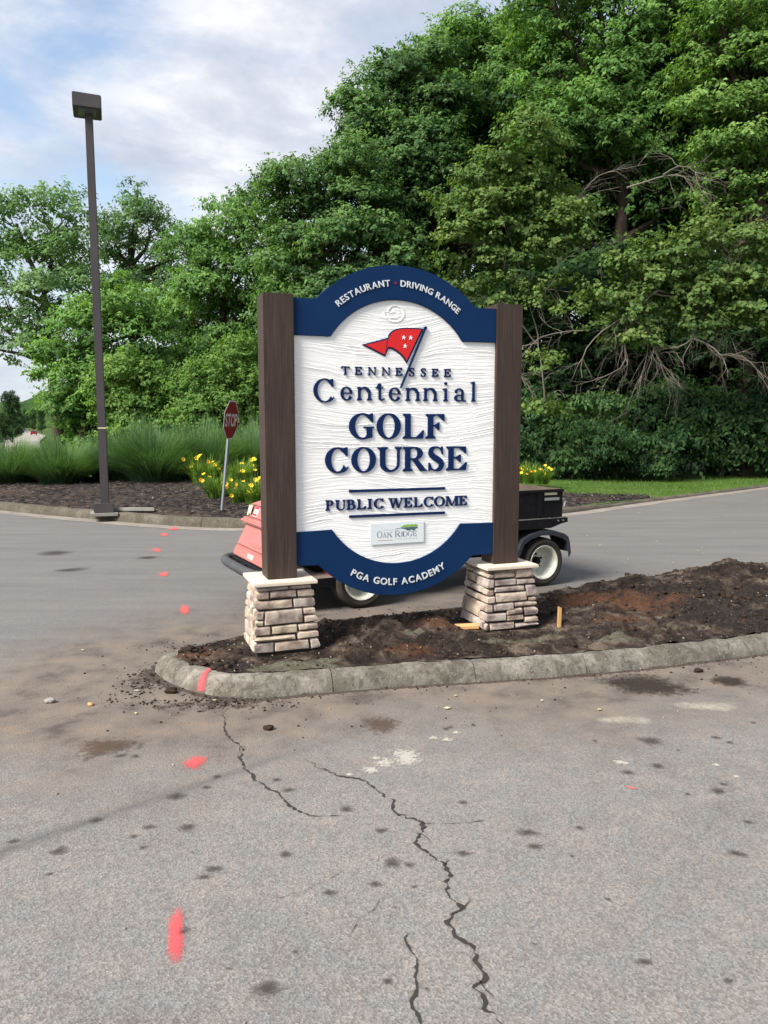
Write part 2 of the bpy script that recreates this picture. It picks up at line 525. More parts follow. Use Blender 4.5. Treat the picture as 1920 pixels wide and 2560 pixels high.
def kerb_mat(name, cols, moss):
    m, nt, bs, out = material(name)
    p = posco(nt)
    c = ramp(nt, noise(nt, p, 5.0, 8, 0.7, 0.4), cols)
    c = mixc(nt, ramp(nt, noise(nt, p, 2.1, 8, 0.75), [(0.46, 0.0), (0.58, 0.75)]), c, moss)
    c = mixc(nt, ramp(nt, noise(nt, mapping(nt, p, (1, 1, 0.3)), 30, 7, 0.75), [(0.50, 0.0), (0.62, 0.75)]), c, (0.060, 0.053, 0.042))
    c = mixc(nt, ramp(nt, noise(nt, p, 85, 3, 0.6), [(0.62, 0.0), (0.70, 0.7)]), c, (0.34, 0.32, 0.27))
    setc(nt, bs, c, 0.9, 0.15)
    bump(nt, bs, mth(nt, 'ADD', noise(nt, p, 34, 6, 0.75), mth(nt, 'MULTIPLY', noise(nt, p, 140, 3), 0.6)), 0.7, 0.009)
    return m


M['kerb'] = kerb_mat('weathered_kerb_concrete', [(0.38, (0.085, 0.075, 0.061)), (0.48, (0.155, 0.141, 0.118)), (0.56, (0.205, 0.189, 0.160)), (0.66, (0.27, 0.25, 0.212))], (0.105, 0.094, 0.074))
M['kerb_far'] = kerb_mat('far_kerb_concrete', [(0.3, (0.060, 0.052, 0.040)), (0.52, (0.105, 0.092, 0.072)), (0.72, (0.16, 0.14, 0.11))], (0.07, 0.062, 0.042))


def soil_mat():
    m, nt, bs, out = material('turned_soil')
    p = posco(nt)
    n1 = noise(nt, p, 6.0, 8, 0.68, 0.5)
    c = ramp(nt, n1, [(0.36, (0.014, 0.011, 0.010)), (0.46, (0.032, 0.023, 0.018)), (0.54, (0.068, 0.050, 0.038)), (0.64, (0.150, 0.120, 0.090))])
    rust = nd(nt, 'ShaderNodeAttribute', attribute_name='rust').outputs['Fac']
    rm = ramp(nt, mth(nt, 'ADD', rust, mth(nt, 'MULTIPLY', noise(nt, p, 7, 7, 0.7), 0.9)), [(0.72, 0.0), (1.15, 0.85)])
    c = mixc(nt, rm, c, ramp(nt, noise(nt, p, 30, 4), [(0.3, (0.055, 0.027, 0.016)), (0.7, (0.125, 0.060, 0.033))]))
    grey = nd(nt, 'ShaderNodeAttribute', attribute_name='cement').outputs['Fac']
    gm = ramp(nt, mth(nt, 'ADD', grey, mth(nt, 'MULTIPLY', noise(nt, p, 13, 7, 0.7), 0.9)), [(0.8, 0.0), (1.1, 0.9)])
    c = mixc(nt, gm, c, ramp(nt, noise(nt, p, 40, 4), [(0.3, (0.070, 0.067, 0.048)), (0.7, (0.155, 0.148, 0.108))]))
    dark = nd(nt, 'ShaderNodeAttribute', attribute_name='dark').outputs['Fac']
    km = ramp(nt, mth(nt, 'ADD', dark, mth(nt, 'MULTIPLY', noise(nt, p, 9, 6, 0.7), 0.9)), [(0.8, 0.0), (1.15, 0.9)])
    c = mixc(nt, km, c, ramp(nt, noise(nt, p, 50, 3), [(0.35, (0.012, 0.010, 0.010)), (0.7, (0.045, 0.035, 0.030))]))
    c = mixc(nt, ramp(nt, noise(nt, p, 70, 3, 0.6), [(0.66, 0.0), (0.72, 0.8)]), c, (0.33, 0.29, 0.23))
    setc(nt, bs, c, 0.95, 0.1)
    bump(nt, bs, mth(nt, 'ADD', noise(nt, p, 28, 7, 0.75), mth(nt, 'MULTIPLY', noise(nt, p, 110, 4, 0.7), 0.5)), 1.0, 0.022)
    return m


M['soil'] = soil_mat()


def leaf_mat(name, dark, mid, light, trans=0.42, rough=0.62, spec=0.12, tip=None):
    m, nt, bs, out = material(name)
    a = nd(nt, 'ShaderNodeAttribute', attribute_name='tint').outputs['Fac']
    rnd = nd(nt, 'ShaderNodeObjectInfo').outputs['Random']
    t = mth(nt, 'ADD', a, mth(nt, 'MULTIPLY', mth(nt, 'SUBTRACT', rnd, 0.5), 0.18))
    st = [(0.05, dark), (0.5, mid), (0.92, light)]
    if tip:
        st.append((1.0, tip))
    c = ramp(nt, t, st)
    setc(nt, bs, c, rough, spec)
    tr = nd(nt, 'ShaderNodeBsdfTranslucent', {'Color': mixc(nt, 1.0, c, (1.25, 1.35, 0.55), 'MULTIPLY')})
    mx = nd(nt, 'ShaderNodeMixShader', {0: trans, 1: bs.outputs[0], 2: tr.outputs[0]})
    nt.links.new(mx.outputs[0], out.inputs[0])
    return m


M['leaf_dark'] = leaf_mat('dark_leaves', (0.0281, 0.0605, 0.0259), (0.0691, 0.1404, 0.0518), (0.162, 0.2754, 0.0864))
M['leaf_mid'] = leaf_mat('green_leaves', (0.0464, 0.1, 0.0342), (0.1196, 0.2318, 0.0634), (0.2379, 0.4026, 0.1037))
M['leaf_bright'] = leaf_mat('bright_leaves', (0.050, 0.105, 0.030), (0.125, 0.225, 0.052), (0.235, 0.365, 0.105))
M['leaf_grey'] = leaf_mat('grey_green_leaves', (0.0561, 0.1074, 0.0537), (0.122, 0.2196, 0.0915), (0.2379, 0.366, 0.1525))
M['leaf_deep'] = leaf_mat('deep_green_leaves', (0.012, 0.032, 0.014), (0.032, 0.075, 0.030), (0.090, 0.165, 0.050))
M['leaf_redbud'] = leaf_mat('redbud_leaves', (0.050, 0.090, 0.030), (0.120, 0.195, 0.055), (0.210, 0.275, 0.085), tip=(0.22, 0.13, 0.07))
M['blade'] = leaf_mat('ornamental_grass_blades', (0.03, 0.066, 0.03), (0.08, 0.16, 0.062), (0.18, 0.29, 0.12), 0.3)
M['lily_leaf'] = leaf_mat('daylily_leaves', (0.055, 0.105, 0.018), (0.135, 0.235, 0.040), (0.240, 0.350, 0.085), 0.35)
M['lawn_blade'] = leaf_mat('lawn_blades', (0.030, 0.070, 0.012), (0.070, 0.145, 0.022), (0.140, 0.230, 0.045), 0.3)


def decal_mat(name, col, soft, amp, sc, dens=1.0, tex=None):
    """thin coat on the road: solid in the middle, broken up by noise towards its edge"""
    m, nt, bs, out = material(name)
    p = posco(nt)
    a = nd(nt, 'ShaderNodeAttribute', attribute_name='mask').outputs['Fac']
    f = mth(nt, 'ADD', a, mth(nt, 'MULTIPLY', mth(nt, 'SUBTRACT', noise(nt, p, sc, 6, 0.75), 0.5), amp))
    al = ramp(nt, f, [(0.5 - soft, 0.0), (0.5 + soft, dens)])
    setc(nt, bs, col if tex is None else mixc(nt, noise(nt, p, tex, 4), col, tuple(x * 0.6 for x in col)), 0.85, 0.2)
    tr = nt.nodes.new('ShaderNodeBsdfTransparent')
    mx = nd(nt, 'ShaderNodeMixShader', {0: al, 1: tr.outputs[0], 2: bs.outputs[0]})
    nt.links.new(mx.outputs[0], out.inputs[0])
    return m


M['pink'] = decal_mat('pink_marking_spray', (0.66, 0.085, 0.090), 0.42, 1.5, 130, 0.92)
M['pink_faint'] = decal_mat('faded_pink_marking_spray', (0.74, 0.12, 0.11), 0.30, 1.0, 90, 0.7)
M['oil'] = decal_mat('dark_drip_stain', (0.045, 0.036, 0.032), 0.42, 1.4, 60, 0.62)
M['wet'] = decal_mat('damp_mud_film', (0.030, 0.022, 0.018), 0.25, 1.6, 26, 0.85)
M['smear'] = decal_mat('smeared_earth', (0.085, 0.052, 0.036), 0.25, 2.6, 30, 0.6)
M['dust'] = decal_mat('white_dust', (0.62, 0.58, 0.50), 0.26, 3.0, 60, 0.45)

# ------------------------------------------------------------------ noise in numpy (for relief)
_perm = rng.permutation(512)
_perm = np.concatenate([_perm, _perm])
_gr = rng.uniform(-1, 1, 512)


def vnoise(x, y):
    xi, yi = np.floor(x).astype(int), np.floor(y).astype(int)
    xf, yf = x - xi, y - yi
    u, v = xf * xf * (3 - 2 * xf), yf * yf * (3 - 2 * yf)

    def g(a, b):
        return _gr[_perm[(_perm[a & 511] + b) & 511] & 511]
    return (g(xi, yi) * (1 - u) + g(xi + 1, yi) * u) * (1 - v) + (g(xi, yi + 1) * (1 - u) + g(xi + 1, yi + 1) * u) * v


def fbm(x, y, o=5, lac=2.1, gain=0.55):
    s, a = 0, 1.0
    for k in range(o):
        s = s + a * vnoise(x + 17.3 * k, y - 9.1 * k)
        x, y, a = x * lac, y * lac, a * gain
    return s


def smooth_line(pts, step):
    """Catmull-Rom through pts, resampled at step"""
    P = np.array(pts, float)
    P = np.vstack([2 * P[0] - P[1], P, 2 * P[-1] - P[-2]])
    out = []
    for i in range(1, len(P) - 2):
        for t in np.linspace(0, 1, 16, endpoint=False):
            a, b, c, d = P[i - 1], P[i], P[i + 1], P[i + 2]
            out.append(0.5 * ((2 * b) + (c - a) * t + (2 * a - 5 * b + 4 * c - d) * t * t + (3 * b - a - 3 * c + d) * t ** 3))
    out.append(P[-2])
    out = np.array(out)
    s = np.concatenate([[0], np.cumsum(np.linalg.norm(np.diff(out, axis=0), axis=1))])
    n = max(2, int(round(s[-1] / step)))
    q = np.linspace(0, s[-1], n + 1)
    return np.stack([np.interp(q, s, out[:, k]) for k in range(out.shape[1])], 1)


def normals2(L):
    T = np.gradient(L, axis=0)
    T /= np.linalg.norm(T, axis=1)[:, None]
    return np.stack([-T[:, 1], T[:, 0]], 1)


def grid_faces(nu, nv):
    i, j = np.meshgrid(np.arange(nu - 1), np.arange(nv - 1), indexing='ij')
    a = (i * nv + j).ravel()
    return np.stack([a, a + nv, a + nv + 1, a + 1], 1)


def seg_dist(X, Y, L):
    d = np.full(X.shape, 1e9)
    for a, b in zip(L[:-1], L[1:]):
        ab = b - a
        t = np.clip(((X - a[0]) * ab[0] + (Y - a[1]) * ab[1]) / (ab @ ab), 0, 1)
        d = np.minimum(d, np.hypot(X - a[0] - t * ab[0], Y - a[1] - t * ab[1]))
    return d


# ------------------------------------------------------------------ setting: ground, roads, kerbs
def nonuni(lo, hi, flo, fhi, fine, grow=1.35):
    a = list(np.arange(flo, fhi + fine / 2, fine))
    s = fine
    while a[-1] < hi:
        s *= grow
        a.append(min(hi, a[-1] + s))
    s = fine
    while a[0] > lo:
        s *= grow
        a.insert(0, max(lo, a[0] - s))
    return np.array(a)


# large ground sheet: level near the car park, falling towards the highway
gx = nonuni(-2600, 2600, -60, 60, 3.0, 1.3)
gy = nonuni(-400, 4200, -30, 80, 2.5, 1.3)
GX, GY = np.meshgrid(gx, gy, indexing='ij')


def fall(y):
    t = np.clip((y - 27) / 35.0, 0, 1)
    return -2.25 * t * t * (3 - 2 * t)


GZ = -0.03 + fall(GY)
GZ += np.where(GY > 400, (GY - 400) * 0.004, 0)
me = np_mesh('ground', np.stack([GX.ravel(), GY.ravel(), GZ.ravel()], 1), grid_faces(len(gx), len(gy)), True)
link('ground', me, M['grassland'], kind='structure')

ISL = [(7, 6.6), (4.5, 5.75), (2.61, 5.09), (1.86, 4.83), (1.21, 4.64), (.73, 4.54), (.11, 4.43), (-.35, 4.32), (-.71, 4.235), (-.95, 4.265),
       (-1.15, 4.37), (-1.30, 4.5), (-1.42, 4.66), (-1.46, 4.80), (-1.37, 4.95), (-1.2, 5.12), (-.98, 5.29), (-.48, 5.62), (.11, 5.9), (.64, 6.15),
       (1.39, 6.65), (1.99, 7.05), (2.6, 7.38), (3.33, 7.72), (4.5, 8.2), (7, 9.1)]
FAR = [(-22, 23.0), (-15, 18.6), (-10, 15.6), (-6.95, 13.83), (-5.8, 13.11), (-4.78, 12.53), (-3.85, 12.0), (-3.03, 11.62), (-2.15, 11.42), (-1.0, 11.45), (0.4, 11.85),
       (1.8, 12.5), (3.23, 13.42), (4.07, 14.2), (5.29, 15.33), (6.74, 16.62), (9.56, 19.11), (15, 24.2), (24, 33)]
isl = smooth_line(ISL, 0.045)
farl = smooth_line(FAR, 0.15)

# road sheet with fine mesh where the camera stands
rx = nonuni(-34, 34, -4.2, 4.6, 0.035, 1.25)
ry = nonuni(-12, 34, 1.0, 7.2, 0.035, 1.25)
RX, RY = np.meshgrid(rx, ry, indexing='ij')
di = seg_dist(RX, RY, isl[::4])
warp = fbm(RX * 1.1, RY * 1.1, 4) * 0.35
dirt = np.clip(1.02 - (di + warp * 0.7) / 1.45, 0, 1)
dirt *= np.where(RY > 7.2, 0.3, 1.0)
nose = np.exp(-((RX + 1.5) ** 2 + (RY - 4.6) ** 2) / 1.1)
dirt = np.clip(dirt + 0.75 * nose, 0, 1.25)
dirt = np.maximum(dirt, 0.62 * np.exp(-(((RX - 1.2) / 1.9) ** 2 + ((RY - 4.05) / 0.42) ** 2)))
mud = 1.0 * np.exp(-((di) / 0.045) ** 2)
mudn = np.exp(-(((RX + 0.95) / 0.5) ** 2 + ((RY - 4.12) / 0.13) ** 2)) + 0.95 * np.exp(-(((RX + 1.45) / 0.22) ** 2 + ((RY - 4.55) / 0.3) ** 2))
mud = np.clip(mud * 0.62 + mudn * 0.42, 0, 1.1)
bl = np.array([G(-40, 2165)[:2], G(0, 2130)[:2], G(350, 2010)[:2], G(640, 1912)[:2], G(1000, 1795)[:2]])
db = seg_dist(RX, RY, bl)
band = np.exp(-(db / 0.032) ** 2) * np.clip(1.0 - (RX + 1.5) / 2.2, 0.10, 1) * 1.0
pale = np.zeros_like(RX)
for (cx, cy, a, b, s) in ((1760, 1765, .30, .12, .50), (1560, 1800, .22, .09, .5), (230, 1880, .2, .14, .35), (300, 1480, .4, .25, .3)):
    g = G(cx, cy)
    pale = np.maximum(pale, s * np.exp(-(((RX - g[0]) / a) ** 2 + ((RY - g[1]) / b) ** 2)))
newer = np.clip((RY - 5.0 - 0.45 * RX) / 1.5, 0, 1) * np.where((RX > -1.5) | (RY > 5), 1, 0)
me = np_mesh('road', np.stack([RX.ravel(), RY.ravel(), np.zeros(RX.size)], 1), grid_faces(len(rx), len(ry)), True)
for n_, a_ in (('dirt', dirt), ('mud', mud), ('band', band), ('pale', pale), ('newer', newer)):
    attr(me, n_, a_)
road = link('road', me, M['asphalt'], kind='structure')


def kerb_run(line, cuts, prof, m, gap, side=1, hscale=None):
    """kerb stones along a line; prof = (inward, height) points"""
    N = normals2(line) * side
    s = np.concatenate([[0], np.cumsum(np.linalg.norm(np.diff(line, axis=0), axis=1))])
    root = empty('kerb', (0, 0, 0), kind='structure')
    edges = [0] + list(cuts) + [s[-1]]
    for k in range(len(edges) - 1):
        a, b = edges[k] + gap, edges[k + 1] - gap
        q = np.concatenate([[a], s[(s > a + .02) & (s < b - .02)], [b]])
        X, Y_ = np.interp(q, s, line[:, 0]), np.interp(q, s, line[:, 1])
        nx, ny = np.interp(q, s, N[:, 0]), np.interp(q, s, N[:, 1])
        V = []
        for i in range(len(q)):
            hs = 1.0 if hscale is None else hscale(X[i], Y_[i])
            for (d, h) in prof:
                w = 0.006 * float(vnoise(np.array(X[i] * 9.0 + d * 60), np.array(Y_[i] * 9.0 + h * 50))) + 0.005 * min(0.0, float(vnoise(np.array(X[i] * 31.0 + h * 90), np.array(Y_[i] * 31.0))) + 0.1)
                V.append((X[i] + nx[i] * (d + w), Y_[i] + ny[i] * (d + w), h * hs + (w if h > 0.02 else 0)))
        n = len(prof)
        mb = MB()
        fs = [(i * n + j, (i + 1) * n + j, (i + 1) * n + j + 1, i * n + j + 1) for i in range(len(q) - 1) for j in range(n - 1)]
        fs += [tuple(range(n)), tuple(range((len(q) - 1) * n, len(q) * n))[::-1]]
        mb.add(V, fs)
        mb.build('kerb_stone', m, root, smooth=True)
    return root


PROF = [(0.0, -0.05), (0.002, 0.010), (0.020, 0.045), (0.040, 0.072), (0.058, 0.088), (0.080, 0.098), (0.11, 0.102), (0.144, 0.103), (0.152, 0.095), (0.152, -0.05)]
# island outline runs clockwise round the nose: find which side is inward
kerb_run(isl, [3.1, 5.05, 6.05, 6.78, 7.65, 9.6, 11.2, 13.2, 15.2, 17.4], PROF, M['kerb'], 0.0025, side=-1)
PROF2 = [(0.0, -0.05), (0.002, 0.02), (0.02, 0.09), (0.035, 0.125), (0.06, 0.142), (0.15, 0.145), (0.16, 0.13), (0.16, -0.05)]
kerb_run(farl, [3, 6, 9, 11.5, 13.6, 15.4, 17, 18.8, 20.6, 22.4, 25, 28, 31, 35, 40], PROF2, M['kerb_far'], 0.004, side=1,
         hscale=lambda x, y: 1.0 if x < 1.5 else max(0.35, 1.0 - (x - 1.5) * 0.22))


def strip(name, line, offs, zf, m, side=1, **kw):
    N = normals2(line) * side
    V, na, nb = [], len(line), len(offs)
    for i in range(na):
        for d in offs:
            x, y = line[i] + N[i] * (d if not callable(d) else d(line[i]))
            V.append((x, y, zf(x, y, d)))
    me_ = np_mesh(name, V, grid_faces(na, nb), True)
    return link(name, me_, m, **kw)


strip('gutter', farl, [-0.30, -0.15, 0.0], lambda x, y, d: 0.004, M['concrete_strip'], kind='structure')
# raised lawn behind the far kerb
LOFF = [0.12, 0.3, 0.8, 1.5, 3, 5, 8, 11, 14, 16]


def lawn_z(x, y, d):
    b = 0.100 if x < 1.5 else max(0.05, 0.100 - (x - 1.5) * 0.015)
    return b + 0.02 * math.sin(x * 1.3 + y) * min(1, d) - (0.4 if d > 15 else 0.0) + max(0, min(1, (d - 3) / 8)) * 0.05


strip('lawn', smooth_line(FAR, 0.5), LOFF, lawn_z, M['lawn'], kind='structure')

# mulch bed on the near part of it
mb_line = farl[(farl[:, 0] > -13) & (farl[:, 0] < 5.6)]
Nn = normals2(mb_line)
T_ = np.linspace(0, 1, 70)
dep = np.interp(mb_line[:, 0], [-13, -8, -4, -1, 2, 3.6, 4.6, 5.6], [4.2, 5.4, 7.4, 8.0, 4.4, 3.2, 2.0, 0.25])
V = []
for i in range(len(mb_line)):
    for t in T_:
        d = 0.150 + t * dep[i]
        V.append((*(mb_line[i] + Nn[i] * d), t))
V = np.array(V)
t = V[:, 2].copy()
edge = np.clip(np.minimum(t, 1 - t) * 14, 0, 1)
hgt = 0.135 + np.clip(-(V[:, 0] - 1.5) * 0.03, -0.09, 0) + edge * (0.035 + 0.022 * fbm(V[:, 0] * 6, V[:, 1] * 6, 4) + 0.12 * np.clip(t * 1.4, 0, 1) * np.exp(-((V[:, 0] + 2.5) / 5) ** 2)) - (1 - edge) * 0.02
V[:, 2] = hgt
me = np_mesh('mulch_bed', V, grid_faces(len(mb_line), len(T_)), True)
link('mulch_bed', me, M['mulch'], kind='structure')
mulch_pts = V.copy()


def mulch_z(x, y):
    k = np.argmin((mulch_pts[:, 0] - x) ** 2 + (mulch_pts[:, 1] - y) ** 2)
    return float(mulch_pts[k, 2])


def scatter(name, P, size, aspect, m, tilt=0.5, kind='stuff', seedv=0, **kw):
    """small flat four-sided pieces (chips, blades, fallen leaves) as one mesh"""
    n = len(P)
    r = np.random.default_rng(seedv)
    a = r.uniform(0, 2 * np.pi, n)
    s = size * r.uniform(0.5, 1.3, n)
    D = np.stack([np.cos(a), np.sin(a), r.normal(0, tilt, n)], 1)
    D /= np.linalg.norm(D, axis=1)[:, None]
    S = np.stack([-np.sin(a), np.cos(a), r.normal(0, tilt, n)], 1)
    P = np.asarray(P)
    q = [P - D * s[:, None] / 2, P + S * s[:, None] * aspect / 2, P + D * s[:, None] / 2, P - S * s[:, None] * aspect / 2]
    Vv = np.stack(q, 1).reshape(-1, 3)
    Ff = np.arange(4 * n).reshape(n, 4)
    me_ = np_mesh(name, Vv, Ff)
    attr(me_, 'tint', r.uniform(0, 1, n), 'FACE')
    return link(name, me_, m, kind=kind, **kw)


k = rng.integers(0, len(mulch_pts), 9000)
P = mulch_pts[k] + np.stack([rng.normal(0, .07, 9000), rng.normal(0, .07, 9000), rng.uniform(0.004, 0.03, 9000)], 1)
tag(scatter('mulch_chips', P, 0.07, 0.25, M['chip'], 0.35), 'dark shredded bark chips strewn over the far mulch bed', 'mulch')
k = rng.integers(0, len(mulch_pts), 1100)
P = mulch_pts[k] + np.stack([rng.normal(0, .07, 1100), rng.normal(0, .07, 1100), rng.uniform(0.004, 0.03, 1100)], 1)
tag(scatter('pale_chips', P, 0.06, 0.22, M['chip_pale'], 0.3, seedv=4), 'pale dry bark chips and straw lying on the far mulch bed', 'mulch')

# ------------------------------------------------------------------ island soil
s_ = np.concatenate([[0], np.cumsum(np.linalg.norm(np.diff(isl, axis=0), axis=1))])
tip = np.argmin(isl[:, 0])
Ni = normals2(isl) * -1
sp_ = 0.130 + 0.020 * fbm(np.arange(len(isl)) * 0.37, np.arange(len(isl)) * 0.0, 4)
inner = isl + Ni * np.clip(sp_, 0.085, 0.150)[:, None]
fr, bk = inner[:tip + 1][::-1], inner[tip:]


def resamp(L, n):
    q = np.concatenate([[0], np.cumsum(np.linalg.norm(np.diff(L, axis=0), axis=1))])
    u = np.linspace(0, 1, n) ** 1.15 * q[-1]
    return np.stack([np.interp(u, q, L[:, 0]), np.interp(u, q, L[:, 1])], 1)


NS, NT = 380, 90
A_, B_ = resamp(fr, NS), resamp(bk, NS)
tt = np.linspace(0, 1, NT)
XY = A_[:, None, :] * (1 - tt[None, :, None]) + B_[:, None, :] * tt[None, :, None]
SX, SY = XY[..., 0], XY[..., 1]
ds = np.clip(seg_dist(SX, SY, isl[::3]) - 0.13, 0, 9)
ed = np.clip(ds / 0.10, 0, 1)
base = 0.106 + 0.036 * np.clip(ds / 0.42, 0, 1)
rough = 0.030 * fbm(SX * 5, SY * 5, 5) + 0.020 * np.abs(fbm(SX * 14, SY * 14, 4)) + 0.010 * np.abs(fbm(SX * 40, SY * 40, 3))
SZ = base + ed * rough
mounds = [(-0.95, 4.72, 0.28, 0.22, -0.05), (0.35, 5.35, 0.5, 0.25, 0.05), (1.95, 5.9, 0.5, 0.35, 0.07), (2.4, 5.75, 0.5, 0.35, 0.05), (3.2, 7.0, 0.5, 0.3, 0.10), (2.4, 6.6, 0.6, 0.3, 0.07), (3.6, 6.6, 0.7, 0.5, 0.09),
          (-0.25, 5.2, 0.3, 0.2, 0.03)]
for (cx, cy, a, b, h) in mounds:
    SZ += h * ed * np.exp(-(((SX - cx) / a) ** 2 + ((SY - cy) / b) ** 2))


def mask(lst):
    o = np.zeros_like(SX)
    for (x, y, a, b, s) in lst:
        g = G(x * K, y * K, 0.17)
        o = np.maximum(o, s * np.exp(-(((SX - g[0]) / a) ** 2 + ((SY - g[1]) / b) ** 2)))
    return o


for cx_ in (0.095, 1.6935):
    pc_ = np.array([-0.73264, 4.77011]) + np.array([0.94038634, 0.34010811]) * cx_ + np.array([-0.34010811, 0.94038634]) * 0.095
    dd_ = np.hypot(SX - pc_[0], SY - pc_[1])
    kk_ = np.clip((0.48 - dd_) / 0.16, 0, 1)
    SZ = SZ * (1 - kk_) + (0.118 + 0.25 * (SZ - 0.15).clip(-.03, .03)) * kk_


rust = mask([(380, 1405, .16, .10, .8), (430, 1390, .2, .15, .6), (880, 1390, .22, .14, .8), (960, 1350, .25, .12, .55), (820, 1345, .4, .2, .35), (1290, 1300, .35, .2, .95), (1390, 1310, .4, .25, .85), (1250, 1285, .3, .1, .7), (1340, 1335, .3, .1, .6), (740, 1350, .25, .1, .4)])
cem = mask([(640, 1420, .33, .07, 1.0), (560, 1425, .1, .05, .8), (1110, 1375, .3, .07, .85), (1340, 1365, .17, .06, 1.0), (890, 1360, .10, .06, .75), (700, 1410, .15, .06, .7), (1160, 1365, .2, .07, .6)])
dark = mask([(480, 1415, .18, .14, 1.0), (520, 1390, .12, .1, .7), (420, 1388, .06, .05, .8), (720, 1330, .3, .15, .6), (1010, 1390, .3, .12, .7), (1500, 1290, 1.0, .5, .75), (1300, 1350, .2, .1, .7), (1600, 1330, .8, .4, .7), (850, 1320, .15, .1, .6), (690, 1380, .15, .12, .8), (1180, 1300, .15, .3, .6)])
V = np.stack([SX.ravel(), SY.ravel(), SZ.ravel()], 1)
me = np_mesh('island_soil', V, grid_faces(NS, NT), True)
attr(me, 'rust', rust)
attr(me, 'cement', cem)
attr(me, 'dark', dark)
link('island_soil', me, M['soil'], kind='structure')


def soil_z(x, y):
    k_ = np.argmin((V_s[:, 0] - x) ** 2 + (V_s[:, 1] - y) ** 2)
    return float(V_s[k_, 2])


V_s = V.copy()


def lumps(name, P, S, m, label, cat, seedv=1, flat=0.7, n_sub=1):
    """irregular lumps (clods, pebbles) as one mesh"""
    bm = bmesh.new()
    bmesh.ops.create_icosphere(bm, subdivisions=n_sub, radius=1.0)
    bv = np.array([v.co[:] for v in bm.verts])
    bf = np.array([[v.index for v in f.verts] for f in bm.faces])
    bm.free()
    r = np.random.default_rng(seedv)
    n = len(P)
    sc = np.stack([r.uniform(.7, 1.4, n), r.uniform(.7, 1.2, n), r.uniform(.45, 1.0, n) * flat * 1.3], 1) * S[:, None]
    a = r.uniform(0, 6.28, n)
    vv = bv[None] * (1 + r.normal(0, 0.20, (n, len(bv), 1))) * sc[:, None, :]
    ca, sa = np.cos(a)[:, None], np.sin(a)[:, None]
    x = vv[..., 0] * ca - vv[..., 1] * sa
    y = vv[..., 0] * sa + vv[..., 1] * ca
    vv = np.stack([x, y, vv[..., 2]], -1) + np.asarray(P)[:, None, :]
    ff = bf[None] + (np.arange(n) * len(bv))[:, None, None]
    me_ = np_mesh(name, vv.reshape(-1, 3), ff.reshape(-1, 3))
    return link(name, me_, m, kind='stuff', label=label, cat=cat)


# clods on the soil
n = 2600
k = rng.integers(0, len(V_s), n)
w = ed.ravel()[k] > 0.25
k = k[w & (V_s[k, 0] < 4.2)]
P = V_s[k] + rng.normal(0, 0.012, (len(k), 3)) * (1, 1, 0.25)
S = 0.004 + 0.011 * rng.random(len(k)) ** 2.5
lumps('soil_clods', P, S, M['clod'], 'loose brown clods of turned earth on the island bed', 'soil', 2)
hotd = dark.ravel()
k = rng.choice(len(V_s), 420, p=(hotd ** 2 * (V_s[:, 0] < 4.2) / np.sum(hotd ** 2 * (V_s[:, 0] < 4.2))))
lumps('dark_clods', V_s[k] + rng.normal(0, .01, (420, 3)) * (1, 1, .3), 0.008 + 0.02 * rng.random(420) ** 2, M['clod'], 'larger dark clods heaped where the island bed was dug', 'soil', 5, n_sub=2)
k = rng.integers(0, len(V_s), 520)
k = k[V_s[k, 0] < 4]
lumps('island_gravel', V_s[k] + (0, 0, 0.002), 0.003 + 0.006 * rng.random(len(k)) ** 3, M['pebble'], 'pale gravel crumbs scattered through the island soil', 'gravel', 3)
# crumbs on the road along the kerb
P, S = [], []
for i in range(1500):
    q = rng.integers(0, len(isl))
    if isl[q, 0] > 3.4:
        continue
    d = abs(rng.normal(0, 0.30)) if rng.random() < 0.6 else abs(rng.normal(0, 0.045))
    p = isl[q] - Ni[q] * d
    P.append((p[0], p[1], 0.002))
    S.append(0.0022 + 0.007 * rng.random() ** 4)
for i in range(800):
    g_ = ((-0.95, 4.16, .26, .05), (-1.46, 4.5, .08, .20), (-1.15, 5.22, .25, .07))[rng.integers(0, 3)]
    x_, y_ = rng.normal(g_[0], g_[2]), rng.normal(g_[1], g_[3])
    P.append((x_, y_, 0.003))
    S.append(0.0020 + 0.0075 * rng.random() ** 3.5)
lumps('road_crumbs', np.array(P), np.array(S), M['clod'], 'crumbs of earth spilled on the asphalt along the kerb', 'soil', 6)
P, S = [], []
for i in range(420):
    q = rng.integers(0, len(isl))
    if rng.random() < 0.5 and isl[q, 0] < 3.4:
        p = isl[q] - Ni[q] * abs(rng.normal(0, 0.28))
    else:
        p = np.array([rng.uniform(-2.6, 3.0), rng.uniform(1.8, 7.5)])
    P.append((p[0], p[1], 0.0025))
    S.append(0.0018 + 0.005 * rng.random() ** 4)
lumps('road_gravel', np.array(P), np.array(S), M['pebble'], 'pale grit scattered over the near asphalt', 'gravel', 7)

